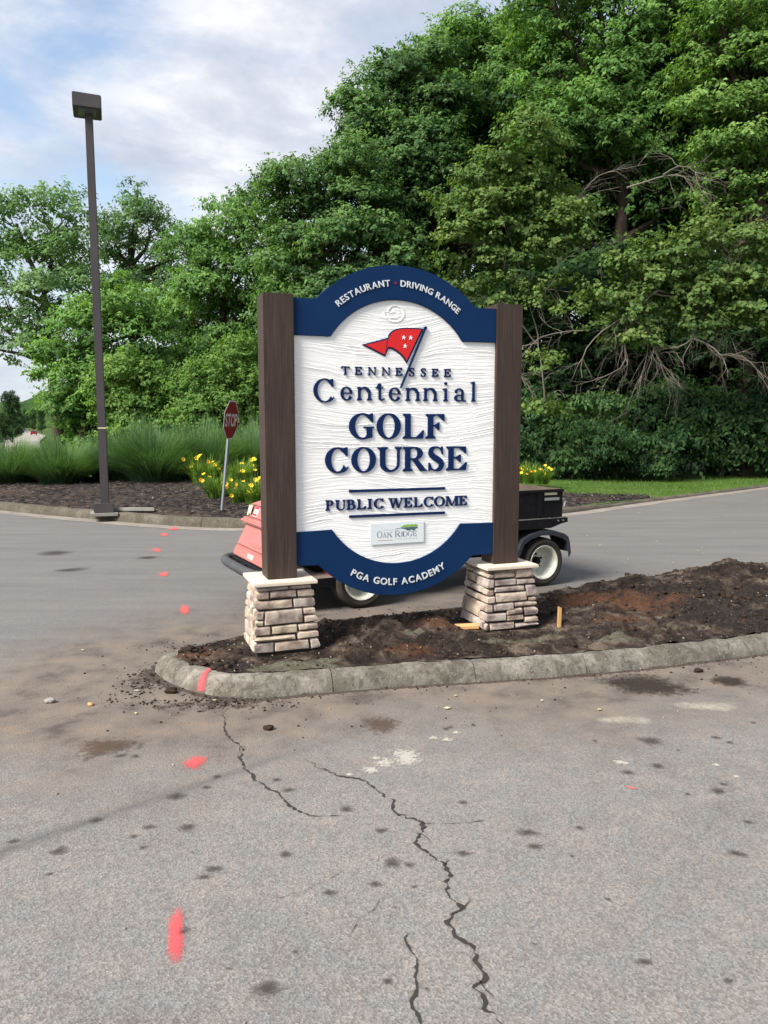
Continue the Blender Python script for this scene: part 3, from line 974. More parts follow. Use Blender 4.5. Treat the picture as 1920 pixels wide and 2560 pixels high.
# ------------------------------------------------------------------ marks lying on the road: cracks, paint, stains
def ribbon(name, pts, width, m, z=0.004, jit=0.35, step=0.012, parent=road, amp=0.006):
    L = smooth_line([p[:2] for p in pts], step)
    N = normals2(L)
    n_ = len(L)
    q = np.arange(n_)
    wob = fbm(q * 0.35 + pts[0][0] * 30, q * 0.0 + 3, 3) * amp + vnoise(q * 0.9, q * 0 + 1.5) * amp * 0.9
    L = L + N * wob[:, None]
    endt = np.clip(np.minimum(q, n_ - 1 - q) / (0.06 * n_ + 1), 0.15, 1)
    w = width * (1 + jit * vnoise(q * 0.6, q * 0 + 8)) * endt
    ja = 0.9 + 1.3 * vnoise(q * 0.83, q * 0 + 21)
    jb = 0.9 + 1.3 * vnoise(q * 0.77, q * 0 + 47)
    a, b = L + N * (w * ja)[:, None] / 2, L - N * (w * jb)[:, None] / 2
    V_ = np.zeros((n_, 2, 3))
    V_[:, 0, :2], V_[:, 1, :2] = a, b
    V_[..., 2] = z
    return link(name, np_mesh(name, V_.reshape(-1, 3), grid_faces(n_, 2)), m, parent)


def dp(lst, z=0):
    return [G(x * K, y * K, z)[:2] for x, y in lst]


ribbon('crack', dp([(482, 1540), (486, 1570), (492, 1592), (510, 1606), (527, 1618), (519, 1632), (524, 1652), (548, 1680), (572, 1700), (603, 1715), (608, 1728), (640, 1750), (680, 1762), (735, 1765)]), 0.0085, M['crack'])
ribbon('crack', dp([(660, 1640), (690, 1660), (740, 1678), (782, 1686), (800, 1700), (828, 1718), (845, 1735), (855, 1755), (885, 1765), (908, 1772), (912, 1795), (900, 1815), (918, 1835), (945, 1855), (962, 1872), (970, 1905), (968, 1930), (985, 1950), (1000, 1962), (985, 1975), (972, 1995), (985, 2015), (1002, 2035), (1018, 2050), (1032, 2075), (1034, 2105), (1032, 2130), (1044, 2165), (1065, 2190), (1082, 2212), (1100, 2240)]), 0.0095, M['crack'], amp=0.011)
ribbon('crack', dp([(884, 2018), (876, 2032), (888, 2060), (899, 2080), (898, 2110), (903, 2140), (893, 2165), (902, 2190), (910, 2215), (905, 2240)]), 0.0085, M['crack'])
ribbon('crack', dp([(1032, 2115), (1045, 2130), (1062, 2150), (1068, 2160)]), 0.004, M['crack'])
ribbon('crack', dp([(960, 1872), (966, 1862), (968, 1855)]), 0.004, M['crack'])
ribbon('crack', dp([(1000, 1962), (1010, 1950), (1012, 1940)]), 0.004, M['crack'])
ribbon('crack', dp([(905, 1772), (915, 1782), (960, 1780), (1000, 1778), (1050, 1770)]), 0.0035, M['crack'])
ribbon('crack', dp([(895, 1800), (915, 1805), (925, 1822), (905, 1820)]), 0.004, M['crack'])
ribbon('crack', dp([(820, 1945), (805, 1965), (780, 1985), (765, 2005), (755, 2025)]), 0.0028, M['crack'])
ribbon('crack', dp([(745, 1880), (700, 1905), (640, 1930), (590, 1945)]), 0.002, M['crack'])
ribbon('crack', dp([(527, 1618), (520, 1615), (512, 1640)]), 0.0035, M['crack'])


def decal(name, c, a, b, rot, m, z=0.004, n=20, parent=road, rect=False, **kw):
    g = np.linspace(-1.25, 1.25, n)
    U, Vv = np.meshgrid(g, g, indexing='ij')
    r_ = np.hypot(U, Vv) if not rect else (np.abs(U) ** 3.5 + np.abs(Vv) ** 3.5) ** (1 / 3.5)
    r_ = r_ * (1 + 0.35 * vnoise(np.cos(np.arctan2(Vv, U)) * 1.3 + c[0] * 7, np.sin(np.arctan2(Vv, U)) * 1.3 + c[1] * 9))
    mk = np.clip(1.30 - r_ * 1.05, 0, 1) if rect else np.clip(1.1 - r_, 0, 1)
    x, y = U * a, Vv * b
    ca, sa = math.cos(rot), math.sin(rot)
    P_ = np.stack([c[0] + x * ca - y * sa, c[1] + x * sa + y * ca, np.full(x.shape, z)], -1).reshape(-1, 3)
    me_ = np_mesh(name, P_, grid_faces(n, n))
    edge_ = np.clip((1.25 - np.maximum(np.abs(U), np.abs(Vv))) * 6, 0, 1)
    attr(me_, 'mask', mk * edge_)
    return link(name, me_, m, parent, **kw)


def px_decal(name, x0, y0, x1, y1, m, z=0.004, rect=False, rot=0.0, grow=1.0, **kw):
    rot = -math.atan2(G((x0 + x1) / 2 * K, (y0 + y1) / 2 * K)[0], G((x0 + x1) / 2 * K, (y0 + y1) / 2 * K)[1])
    a = G(x0 * K, (y0 + y1) / 2 * K)
    b = G(x1 * K, (y0 + y1) / 2 * K)
    c = G((x0 + x1) / 2 * K, y0 * K)
    d = G((x0 + x1) / 2 * K, y1 * K)
    ctr = G((x0 + x1) / 2 * K, (y0 + y1) / 2 * K)
    return decal(name, ctr, abs(b[0] - a[0]) / 2 * grow, abs(c[1] - d[1]) / 2 * grow, rot, m, z, rect=rect, **kw)


px_decal('paint_mark', 361, 1962, 400, 2078, M['pink'], rect=True, grow=0.95)
px_decal('paint_mark', 398, 1638, 440, 1660, M['pink'], grow=1.25)
px_decal('paint_mark', 386, 1306, 411, 1330, M['pink_faint'], grow=1.15)
px_decal('paint_mark', 344, 1236, 365, 1246, M['pink_faint'], grow=1.3)
px_decal('paint_mark', 330, 1185, 346, 1192, M['pink_faint'], grow=1.4)
px_decal('paint_mark', 346, 1152, 364, 1159, M['pink_faint'], grow=1.4)
px_decal('paint_mark', 366, 1139, 386, 1146, M['pink_faint'], z=0.008, grow=1.3)
px_decal('paint_mark', 1352, 1700, 1376, 1706, M['pink_faint'], grow=1.2)
spots = [(380, 1722, 22, 6), (322, 1787, 15, 6), (404, 1788, 13, 6), (617, 1846, 17, 8), (126, 1840, 14, 7), (462, 1878, 16, 6), (440, 1896, 18, 6), (845, 1866, 14, 7), (881, 1870, 11, 5), (810, 1911, 12, 6), (712, 1930, 14, 6),
         (400, 2012, 14, 8), (575, 2135, 19, 12), (838, 2121, 10, 7), (1140, 1800, 15, 6), (1156, 1831, 14, 6), (1000, 1845, 20, 6), (747, 1750, 10, 5), (30, 1818, 12, 5), (1420, 1656, 12, 4), (1357, 1670, 12, 4), (1563, 1695, 11, 4),
         (1552, 1710, 11, 5), (1590, 1845, 18, 7), (1392, 2080, 12, 6), (1573, 2122, 10, 6), (622, 1708, 14, 5), (205, 1773, 12, 4), (445, 1702, 9, 4), (1000, 1735, 8, 3), (820, 1795, 12, 4), (262, 1633, 14, 4), (1405, 1602, 16, 5), (1545, 1594, 10, 3),
         (120, 1195, 30, 4), (150, 1232, 26, 3), (320, 1205, 26, 3)]
for i_, (x, y, a, b) in enumerate(spots):
    f_ = (1.0, .75, 1.25, .85, 1.1)[i_ % 5]
    px_decal('drip_stain', x - a * f_, y - b * f_, x + a * f_, y + b * f_, M['oil'], grow=1.45)
for i_ in range(26):
    x, y, a = rng.uniform(20, 1640), rng.uniform(1560, 2190), rng.uniform(4, 9)
    px_decal('drip_stain', x - a, y - a * .45, x + a, y + a * .45, M['oil'], grow=1.3)
px_decal('mud_patch', 1310, 1460, 1482, 1506, M['wet'], z=0.005, grow=1.25)
px_decal('mud_patch', 1530, 1458, 1625, 1486, M['wet'], z=0.005, grow=1.1)
px_decal('mud_smear', 778, 1540, 880, 1592, M['smear'], z=0.005, grow=.9)
px_decal('mud_smear', 150, 1590, 300, 1640, M['smear'], z=0.005, grow=1.0)
px_decal('mud_smear', 1130, 1440, 1290, 1466, M['smear'], z=0.005, grow=1.0)
for (x, y, a, b) in ((880, 1640, 34, 14), (830, 1650, 22, 8), (800, 1665, 14, 6), (935, 1596, 8, 4), (755, 1675, 6, 3), (965, 1600, 12, 4), (985, 1585, 8, 3), (1345, 1650, 16, 4), (1548, 1655, 7, 4), (1592, 1680, 9, 3), (810, 1640, 10, 3)):
    px_decal('dust_spot', x - a, y - b, x + a, y + b, M['dust'], z=0.006, grow=1.3)

# a few single lumps that show on the road
lump_list = [(580, 1576, 0.019, 'flat black lump of mud on the asphalt below the left pillar'), (1508, 1452, 0.020, 'black lump of soil on the road beside the kerb at right'), (370, 1497, 0.026, 'dark clod leaning on the kerb nose left of the pink paint'),
             (402, 1388, 0.035, 'round brown clod at the tip of the island soil'),
             (297, 1494, 0.011, 'small whitish chip on the road left of the kerb nose'), (108, 1518, 0.020, 'grey rubble chip lying alone on the asphalt at far left'), (196, 1524, 0.013, 'small orange chip on the road between the grey chip and the kerb')]
for i, (x, y, s, lab) in enumerate(lump_list):
    g = G(x * K, y * K, 0.17 if i == 3 else 0.0)
    bm = bmesh.new()
    bmesh.ops.create_icosphere(bm, subdivisions=3, radius=1)
    for v in bm.verts:
        f_ = 1 + 0.25 * float(fbm(np.array(v.co.x * 2 + i * 5), np.array(v.co.y * 2 + v.co.z), 3))
        v.co = Vector((v.co.x * 1.45, v.co.y, v.co.z * 0.75)) * f_ * s
    for f_ in bm.faces:
        f_.smooth = True
    me = bpy.data.meshes.new('soil_lump')
    bm.to_mesh(me)
    bm.free()
    o = link('soil_lump' if i < 4 else 'rubble_chip', me, M['clod' if i < 4 else ('pebble', 'pale_slab', 'stake')[i - 4]], label=lab, cat='clod of earth' if i < 4 else 'rubble chip')
    o.location = (g[0], g[1], s * 0.55 + (0.095 if i == 3 else 0))

P = []
for i in range(70):
    P.append(G(rng.uniform(1240, 1900), rng.uniform(1230, 1430), 0.006) + (0, 0, 0.004))
for i in range(9):
    P.append(G(rng.uniform(0, 1900), rng.uniform(1330, 1800), 0.006) + (0, 0, 0.004))
P = np.array(P)
tag(scatter('fallen_leaves', P[P[:, 1] < 17], 0.036, 0.6, M['fallen'], 0.08, seedv=9), 'small yellowing leaves blown across the road', 'fallen leaves')

# ------------------------------------------------------------------ the monument sign
PC = np.array([-0.73264, 4.77011, 0])
EX = np.array([0.94038634, 0.34010811, 0])
ang = math.atan2(EX[1], EX[0])
SIGN = empty('monument_sign', (PC[0], PC[1], 0.0), ang, label='carved white and navy golf course sign between brown posts on stone pillars', cat='sign')
# local frame: x along the sign, y away from the camera, z up. post fronts at y = 0
PW = 0.19
U0, U1 = PW, 1.597
for (u, top) in ((0.0, 2.346), (U1, 2.362)):
    w = PW if u == 0 else 0.193
    mb = MB().box((u + w / 2, w / 2, (0.575 + top) / 2), (w, w, top - 0.575))
    mb.build('post', M['post'], SIGN, bevel=0.004)

# --- panel outline
UC = 0.888


def arc(cx, cy, r, a0, a1, n):
    return [(cx + r * math.sin(R(a)), cy + r * math.cos(R(a))) for a in np.linspace(a0, a1, n)]


RO, RI = 0.7545, 0.5475
CT, CB = 1.8105, 1.1615
aO = math.degrees(math.asin(0.55 / RO))
aI = math.degrees(math.asin(0.458 / RI))
SH = 2.327
top_out = [(U0, SH)] + arc(UC, CT, RO, -aO, aO, 41) + [(U1, SH)]
top_in = [(U0, 2.100)] + arc(UC, 1.800, RI, -aI, aI, 41) + [(U1, 2.103)]
bot_out = [(U0, 0.648)] + [(x, 2 * CB - y) for x, y in arc(UC, CB, RO, -aO, aO, 41)] + [(U1, 0.648)]
bot_in = [(U0, 0.866)] + [(x, 2 * 1.172 - y) for x, y in arc(UC, 1.172, RI, -aI, aI, 41)] + [(U1, 0.866)]
fm = lambda x, y, h: (x, h, y)
Y_FACE, Y_BACK = 0.034, 0.085     # white face and back of the board
core = MB()
# core board behind the carved face
poly = top_out + bot_out[::-1]
core.prism(poly, Y_FACE + 0.012, Y_BACK, fm)
core.build('board', M['navy'], SIGN)
# blue bands, proud of the white face
band_t = MB().prism(top_out + top_in[::-1], 0.018, Y_FACE + 0.010, fm)
bt = band_t.build('blue_band', M['navy'], SIGN, bevel=0.0025)
band_b = MB().prism(bot_in + bot_out[::-1], 0.018, Y_FACE + 0.010, fm)
bb = band_b.build('blue_band', M['navy'], SIGN, bevel=0.0025)

# carved wood-grain face: relief mesh
nu, nv = 260, 880
u = np.linspace(U0, U1, nu)
v = np.linspace(0.60, 2.37, nv)
UU, VV = np.meshgrid(u, v, indexing='ij')
uk, vk = 0.868, 2.268
r2 = ((UU - uk) / 0.15) ** 2 + ((VV - vk) / 0.055) ** 2
W1 = VV + 0.030 * np.sin(UU * 3.1 + VV * 2.6 + 0.6) + 0.014 * np.sin(UU * 7.3 - VV * 5.1) + 0.010 * fbm(UU * 3.0, VV * 5.0, 3)
W1 = vk + 0.02 + (W1 - vk - 0.02) * (1 - 0.72 * np.exp(-r2))
Hh = np.zeros_like(UU)
rl = np.random.default_rng(5)
for k_ in range(155):
    c = rl.uniform(0.55, 2.40)
    ln = rl.choice([rl.uniform(0.12, 0.35), rl.uniform(0.4, 1.2)])
    m_ = rl.uniform(U0 - 0.1, U1 + 0.1)
    lo, hi = m_ - ln / 2, m_ + ln / 2
    tape = np.clip(np.minimum(UU - lo, hi - UU) / 0.035, 0, 1)
    sl = rl.normal(0, 0.035)
    d = W1 - c - sl * (UU - m_) - 0.004 * vnoise(UU * 14 + k_, UU * 0 + k_)
    A = rl.uniform(0.0007, 0.0040)
    dec = rl.uniform(0.006, 0.022)
    Hh += A * tape * np.where(d > 0, -np.exp(-d / 0.0048) * 0.55, np.exp(np.clip(d, -1, 0) / dec) * 0.8)
Hh += 0.0007 * fbm(UU * 6, W1 * 220, 3)
# knot: a spiral groove
rk = np.hypot((UU - uk) / 1.18, (VV - vk))
ak = np.arctan2(VV - vk, (UU - uk))
Hh += 0.0034 * np.exp(-((rk - 0.052 + 0.004 * ak) / 0.0060) ** 2) - 0.0028 * np.exp(-((rk - 0.040 + 0.004 * ak) / 0.005) ** 2)
Hh += 0.003 * np.exp(-(((VV - vk - 0.004 * np.sin(UU * 90)) / 0.005) ** 2)) * np.clip((uk + 0.005 - UU) / 0.01, 0, 1) * np.clip((UU - uk + 0.045) / 0.01, 0, 1)
inside = (np.abs(UU - UC) <= 0.70)
yy = Y_FACE - np.clip(Hh, -0.006, 0.0075)
V = np.stack([UU.ravel(), yy.ravel(), VV.ravel()], 1)
Fq = grid_faces(nu, nv)
cu = UU.ravel()[Fq].mean(1)
cvv = VV.ravel()[Fq].mean(1)
ro_t = np.interp(cu, [p[0] for p in top_in], [p[1] for p in top_in]) + 0.02
ro_b = np.interp(cu, [p[0] for p in bot_in], [p[1] for p in bot_in]) - 0.02
Fq = Fq[(cvv < ro_t) & (cvv > ro_b)]
# keep only used vertices
us = np.unique(Fq)
mp = np.full(len(V), -1)
mp[us] = np.arange(len(us))
me = np_mesh('carved_face', V[us], mp[Fq], True)
FACE = link('carved_face', me, M['white'], SIGN)

# ------------------------------------------------------------------ serif letters, drawn from strokes
def g_box(x0, y0, x1, y1):
    return lambda X, Y: np.maximum(np.maximum(x0 - X, X - x1), np.maximum(y0 - Y, Y - y1))


def g_poly(pts):
    a = sum(pts[i][0] * pts[(i + 1) % len(pts)][1] - pts[(i + 1) % len(pts)][0] * pts[i][1] for i in range(len(pts)))
    if a < 0:
        pts = pts[::-1]

    def f(X, Y):
        o = np.full(X.shape, -1e9)
        for i in range(len(pts)):
            (ax, ay), (bx, by) = pts[i], pts[(i + 1) % len(pts)]
            L = math.hypot(bx - ax, by - ay)
            if L < 1e-9:
                continue
            o = np.maximum(o, ((X - ax) * (by - ay) - (Y - ay) * (bx - ax)) / L)
        return o
    return f


def g_ell(cx, cy, a, b):
    return lambda X, Y: (np.sqrt(((X - cx) / a) ** 2 + ((Y - cy) / b) ** 2) - 1) * min(a, b)


def g_path(pts, ws):
    """stroke of varying width along a smooth path"""
    L = smooth_line(pts, 0.02)
    q = np.linspace(0, 1, len(L))
    w = np.interp(q, np.linspace(0, 1, len(ws)), ws) / 2

    def f(X, Y):
        o = np.full(X.shape, 1e9)
        for i in range(len(L)):
            o = np.minimum(o, np.hypot(X - L[i, 0], Y - L[i, 1]) - w[i])
        return o
    return f


def uni(*fs):
    return lambda X, Y: np.minimum.reduce([f(X, Y) for f in fs])


def sub(a, b):
    return lambda X, Y: np.maximum(a(X, Y), -b(X, Y))


def inter(a, b):
    return lambda X, Y: np.maximum(a(X, Y), b(X, Y))


def glyph(ch, w, s, h):
    """field of a letter of height 1 and width w, stem s, hairline h"""
    e = s * 0.42
    sb = lambda x0, x1, y0=0.0: g_box(x0, y0, x1, y0 + h * 0.9)          # foot serif

    def stem(x, ws=s, y0=0.0, y1=1.0, l=e, r=e, foot=True, top=True):
        fs = [g_box(x, y0, x + ws, y1)]
        if foot:
            fs += [sb(x - l, x + ws + r, y0), g_poly([(x - l, y0 + h * .8), (x + ws + r, y0 + h * .8), (x + ws, y0 + h * 1.9), (x, y0 + h * 1.9)])]
        if top:
            fs += [g_box(x - l, y1 - h * .9, x + ws + r, y1), g_poly([(x - l, y1 - h * .8), (x, y1 - h * 1.9), (x + ws, y1 - h * 1.9), (x + ws + r, y1 - h * .8)])]
        return uni(*fs)

    def ring(cx, cy, a, b, sx, sy):
        return sub(g_ell(cx, cy, a, b), g_ell(cx, cy, a - sx, b - sy))
    if ch == 'I':
        return stem(w / 2 - s / 2)
    if ch == 'T':
        return uni(stem(w / 2 - s / 2, top=False), g_box(0, 1 - h, w, 1), g_poly([(0, 1), (0, .72), (h * .6, .72), (s * .7, 1 - h), (s * .7, 1)]), g_poly([(w, 1), (w, .72), (w - h * .6, .72), (w - s * .7, 1 - h), (w - s * .7, 1)]))
    if ch in 'EFL':
        fs = [stem(e, r=e if ch == 'F' else 0, foot=True, top=True)]
        if ch != 'L':
            fs += [g_box(0, 1 - h, w * .94, 1), g_poly([(w * .94, 1), (w * .97, .70), (w * .97 - h * .6, .70), (w * .60, 1 - h * .8), (w * .60, 1)]),
                   g_box(e + s - .01, .49, w * .68, .49 + h), g_poly([(w * .70, .66), (w * .70, .33), (w * .70 - h * .55, .33), (w * .48, .49), (w * .48, .49 + h), (w * .70 - h * .55, .66)])]
        if ch != 'F':
            fs += [g_box(0, 0, w * .96, h), g_poly([(w * .96, 0), (w, .34), (w - h * .6, .34), (w * .62, h * .9), (w * .60, 0)])]
        return uni(*fs)
    if ch == 'N':
        t = s * .5
        return uni(stem(e, t, top=False), g_box(0, 1 - h, e + s * .6, 1), stem(w - e - t, t, foot=False), g_poly([(0.02, 1), (s * 1.15, 1), (w - e, 0), (w - e - s * .55, 0)]))
    if ch == 'O':
        return ring(w / 2, .5, w / 2, .52, s * 1.08, h)
    if ch in 'CG':
        cx = w * .54
        o = ring(cx, .5, cx, .52, s * 1.08, h * 1.05)
        cut = g_poly([(cx + w * .06, .5), (w * .80, .99), (w * 1.6, 1.6), (w * 1.6, -.6), (w * .93, .16)])
        fs = [sub(o, cut), g_poly([(w * .90, 1.01), (w * .955, 1.01), (w * .97, .66), (w * .90, .66), (w * .66, .93)])]
        if ch == 'C':
            fs += [g_path([(w * .80, .06), (w * .92, .14), (w * .985, .24)], [h * 1.2, h * .9, h * .5])]
        else:
            fs += [g_box(w * .70, .05, w * .70 + s, .44), g_box(w * .58, .44 - h * .2, w * 1.0, .44 + h * .7), g_poly([(w * .60, -.0), (w * .70, .02), (w * .70 + s, .10), (w * .70 + s * .8, .2), (w * .68, .14)])]
        return uni(*fs)
    if ch == 'U':
        t = s * .48
        bw = (w - 2 * e)
        o = inter(sub(g_ell(w / 2, .33, bw / 2, .35), g_poly([(e + s, .34), (w - e - t, .34), (w - e - t, 1.2), (e + s, 1.2)])), g_box(-1, -1, 9, .34))
        inn = g_ell((e + s + w - e - t) / 2, .34, (w - 2 * e - s - t) / 2, .34 - h * 1.1)
        return uni(sub(o, inn), stem(e, y0=.32, foot=False), stem(w - e - t, t, y0=.32, foot=False))
    if ch in 'PRB':
        bw = w * (.92 if ch == 'P' else .84)
        yb = .46 if ch != 'B' else .49
        cy = (1 + yb) / 2
        rb = (1 - yb) / 2
        ow = bw - (e + s)
        o = uni(g_box(e, yb, e + s + ow * .35, 1), g_ell(e + s + ow * .35, cy, ow * .65, rb))
        i_ = inter(uni(g_box(e + s, yb + h, e + s + ow * .30, 1 - h), g_ell(e + s + ow * .30, cy, ow * .65 - s * .9, rb - h)), g_box(e + s, 0, 9, 9))
        fs = [stem(e, r=0 if ch == 'B' else e), sub(o, i_)]
        if ch == 'R':
            fs += [g_poly([(e + s + ow * .10, .50), (e + s + ow * .55, .50), (w * 1.0, 0.03), (w * 1.0, 0), (w * .72, 0)]), g_box(w * .74, 0, w * 1.02, h * .8)]
        if ch == 'B':
            bw2 = w * .98
            ow = bw2 - (e + s)
            yb2 = 0.0
            y2 = .49 + h
            o2 = uni(g_box(e, 0, e + s + ow * .35, y2), g_ell(e + s + ow * .35, y2 / 2, ow * .65, y2 / 2))
            i2 = inter(uni(g_box(e + s, h, e + s + ow * .30, y2 - h), g_ell(e + s + ow * .30, y2 / 2, ow * .65 - s * .95, y2 / 2 - h)), g_box(e + s, 0, 9, 9))
            fs += [sub(o2, i2)]
        return uni(*fs)
    if ch == 'D':
        ow = w - (e + s)
        o = uni(g_box(e, 0, e + s + ow * .2, 1), g_ell(e + s + ow * .2, .5, ow * .8, .5))
        i_ = inter(g_ell(e + s + ow * .15, .5, ow * .8 - s * .9, .5 - h), g_box(e + s, 0, 9, 9))
        return uni(stem(e, r=0), sub(o, i_))
    if ch == 'S':
        p = g_path([(w * .86, .80), (w * .74, .93), (w * .50, .975), (w * .24, .90), (w * .17, .74), (w * .30, .60), (w * .55, .49), (w * .80, .35), (w * .83, .20), (w * .70, .065), (w * .45, .02), (w * .22, .08), (w * .10, .22)],
                   [h * .7, h * .9, h * 1.1, s * .75, s * .95, s * 1.05, s * 1.1, s * 1.05, s * .95, s * .75, h * 1.1, h * .9, h * .7])
        return uni(p, g_poly([(w * .84, 1.01), (w * .90, 1.01), (w * .93, .67), (w * .86, .67), (w * .74, .93)]), g_poly([(w * .03, -.01), (w * .09, -.01), (w * .26, .08), (w * .12, .34), (w * .04, .34)]))
    if ch == 'W':
        t = s * .5
        a = lambda x0, x1, q: g_poly([(x0, 1), (x0 + q, 1), (x1 + q * .5, 0), (x1 - q * .3, 0)])
        b = lambda x0, x1, q: g_poly([(x0, 0), (x0 + q * .8, 0), (x1 + q, 1), (x1, 1)])
        return uni(a(w * .06, w * .30, s), b(w * .29, w * .46, t), a(w * .40, w * .66, s), b(w * .66, w * .88, t), g_box(0, 1 - h, w * .30, 1), g_box(w * .35, 1 - h, w * .60, 1), g_box(w * .80, 1 - h, w, 1))
    if ch == 'M':
        t = s * .5
        return uni(stem(e, t, top=False), g_box(0, 1 - h, e + s, 1), stem(w - e - s, s), g_poly([(e * .6, 1), (e + s * 1.0, 1), (w * .50, .12), (w * .50 - s * .35, 0), (w * .50 - s * .5, 0)]), g_poly([(w * .47, 0), (w * .52, 0), (w - e - s * .4, 1), (w - e - s, 1)]))
    if ch == 'A':
        t = s * .45
        return uni(g_poly([(w * .12, 0), (w * .12 + t, 0), (w * .50, .92), (w * .46, 1)]), g_poly([(w * .42, 1), (w * .54, 1), (w * .92, 0), (w * .92 - s * 1.05, 0)]), g_box(w * .25, .30, w * .7, .30 + h), g_box(0, 0, w * .30, h * .9), g_box(w * .60, 0, w, h * .9))
    if ch == 'K':
        return uni(stem(e), g_poly([(e + s, .40), (e + s, .52), (w * .80, 1), (w * .88, 1)]), g_poly([(w * .38, .55), (w * .55, .68), (w * .98, 0), (w * .72, 0)]), g_box(w * .62, 1 - h * .9, w, 1), g_box(w * .62, 0, w * 1.02, h * .9))
    # lower case: x height is 1 here, taller letters run above 1
    if ch == 'e':
        o = ring(w / 2, .49, w / 2, .52, s * 1.1, h * 1.1)
        cut = g_poly([(w * .55, .47), (w * 1.5, .47), (w * 1.5, -.1), (w * 1.0, .20), (w * .7, .36)])
        return uni(sub(o, cut), g_box(s * .5, .47, w * .93, .47 + h), g_path([(w * .62, .02), (w * .82, .10), (w * .96, .24)], [h * 1.3, h * 1.1, h * .6]))
    if ch == 'n':
        return uni(stem(e * .8, top=False), g_poly([(0, .95), (e * .8 + s, 1.0), (e * .8 + s, .84), (0, .86)]), stem(w - e * .8 - s, y1=.70, top=False),
                   inter(sub(g_ell(w * .52, .62, w * .39, .40), g_ell(w * .46, .60, w * .39 - s * .98, .40 - h * 1.5)), g_box(-1, .60, 9, 9)))
    if ch == 't':
        return uni(g_box(w * .30, .18, w * .30 + s, 1.0), g_poly([(w * .30, 1.28), (w * .30 + s, 1.28), (w * .30 + s, .9), (w * .05, .9), (w * .05, .96)]), g_box(0, 1 - h * 1.1, w * .88, 1),
                   sub(inter(g_ell(w * .30 + s * 1.15, .20, s * 1.15, .21), g_box(-1, -1, 9, .2)), g_ell(w * .30 + s * 1.5, .24, s * .55, .15)), g_path([(w * .66, .03), (w * .84, .07), (w * .97, .17)], [h, h, h * .6]))
    if ch == 'i':
        return uni(stem(w / 2 - s / 2, top=False), g_poly([(w * .08, .95), (w / 2 + s / 2, 1.0), (w / 2 + s / 2, .85), (w * .08, .86)]), g_ell(w / 2, 1.36, s * .62, s * .62))
    if ch == 'l':
        return uni(stem(w / 2 - s / 2, y1=1.55, top=False), g_poly([(w * .08, 1.50), (w / 2 + s / 2, 1.55), (w / 2 + s / 2, 1.42), (w * .08, 1.42)]))
    if ch == 'a':
        return uni(g_box(w * .80 - s, .12, w * .80, .74), inter(sub(g_ell(w * .42, .70, w * .38, .32), g_ell(w * .40, .68, w * .38 - s * .9, .32 - h)), g_box(-1, .70, 9, 9)), g_ell(w * .16, .74, s * .55, s * .55),
                   sub(g_ell(w * .40, .27, w * .40, .28), g_ell(w * .46, .27, w * .40 - s * .75, .28 - h)) if False else inter(sub(g_ell(w * .42, .26, w * .42, .28), g_ell(w * .46, .27, w * .42 - s, .28 - h * 1.1)), g_box(-1, -1, w * .74, 9)),
                   g_path([(w * .74, .14), (w * .84, .03), (w * .99, .08)], [s * .5, h * 1.2, h * .6]))
    raise ValueError(ch)


def contours(f, x0, x1, y0, y1, step):
    xs = np.arange(x0, x1 + step, step)
    ys = np.arange(y0, y1 + step, step)
    X, Y = np.meshgrid(xs, ys, indexing='ij')
    F = f(X, Y) + 1e-7
    segs = {}
    ins = F < 0

    def ip(i0, j0, i1, j1):
        a, b = F[i0, j0], F[i1, j1]
        t_ = a / (a - b)
        return (xs[i0] + (xs[i1] - xs[i0]) * t_, ys[j0] + (ys[j1] - ys[j0]) * t_)
    mixm = (ins[:-1, :-1].astype(int) + ins[1:, :-1] + ins[1:, 1:] + ins[:-1, 1:])
    pts = {}
    nxt = {}
    for i, j in zip(*np.where((mixm > 0) & (mixm < 4))):
        c = [(i, j), (i + 1, j), (i + 1, j + 1), (i, j + 1)]
        v_ = [bool(ins[p]) for p in c]
        ent, ext = [], []
        for k_ in range(4):
            a, b = k_, (k_ + 1) % 4
            if v_[a] != v_[b]:
                key = tuple(sorted((c[a], c[b])))
                if key not in pts:
                    pts[key] = ip(*c[a], *c[b])
                (ext if v_[a] else ent).append((k_, key))
        # walk with the inside on the left
        if len(ent) == 1:
            nxt[ext[0][1]] = ent[0][1]
        else:
            ex = sorted(ext)
            for (ka, key) in ex:
                best = min(ent, key=lambda q: (q[0] - ka) % 4)
                nxt[key] = best[1]
    loops = []
    used = set()
    for st in list(nxt):
        if st in used:
            continue
        lp, k_ = [], st
        while k_ not in used and k_ in nxt:
            used.add(k_)
            lp.append(pts[k_])
            k_ = nxt[k_]
        if len(lp) > 3:
            loops.append(lp)
    return loops


def thin(lp, tol):
    """drop points that lie on a straight run"""
    out = []
    n_ = len(lp)
    last = lp[0]
    out.append(last)
    i = 1
    while i < n_:
        # extend run
        j = i
        while j + 1 < n_:
            a, b = np.array(last), np.array(lp[j + 1])
            L_ = np.linalg.norm(b - a)
            if L_ < 1e-9 or L_ > 0.5 * 99:
                break
            ok = True
            for q in range(i, j + 1):
                p_ = np.array(lp[q])
                if abs((b[0] - a[0]) * (p_[1] - a[1]) - (b[1] - a[1]) * (p_[0] - a[0])) / L_ > tol:
                    ok = False
                    break
            if not ok or j - i > 40:
                break
            j += 1
        last = lp[j]
        out.append(last)
        i = j + 1
    return out


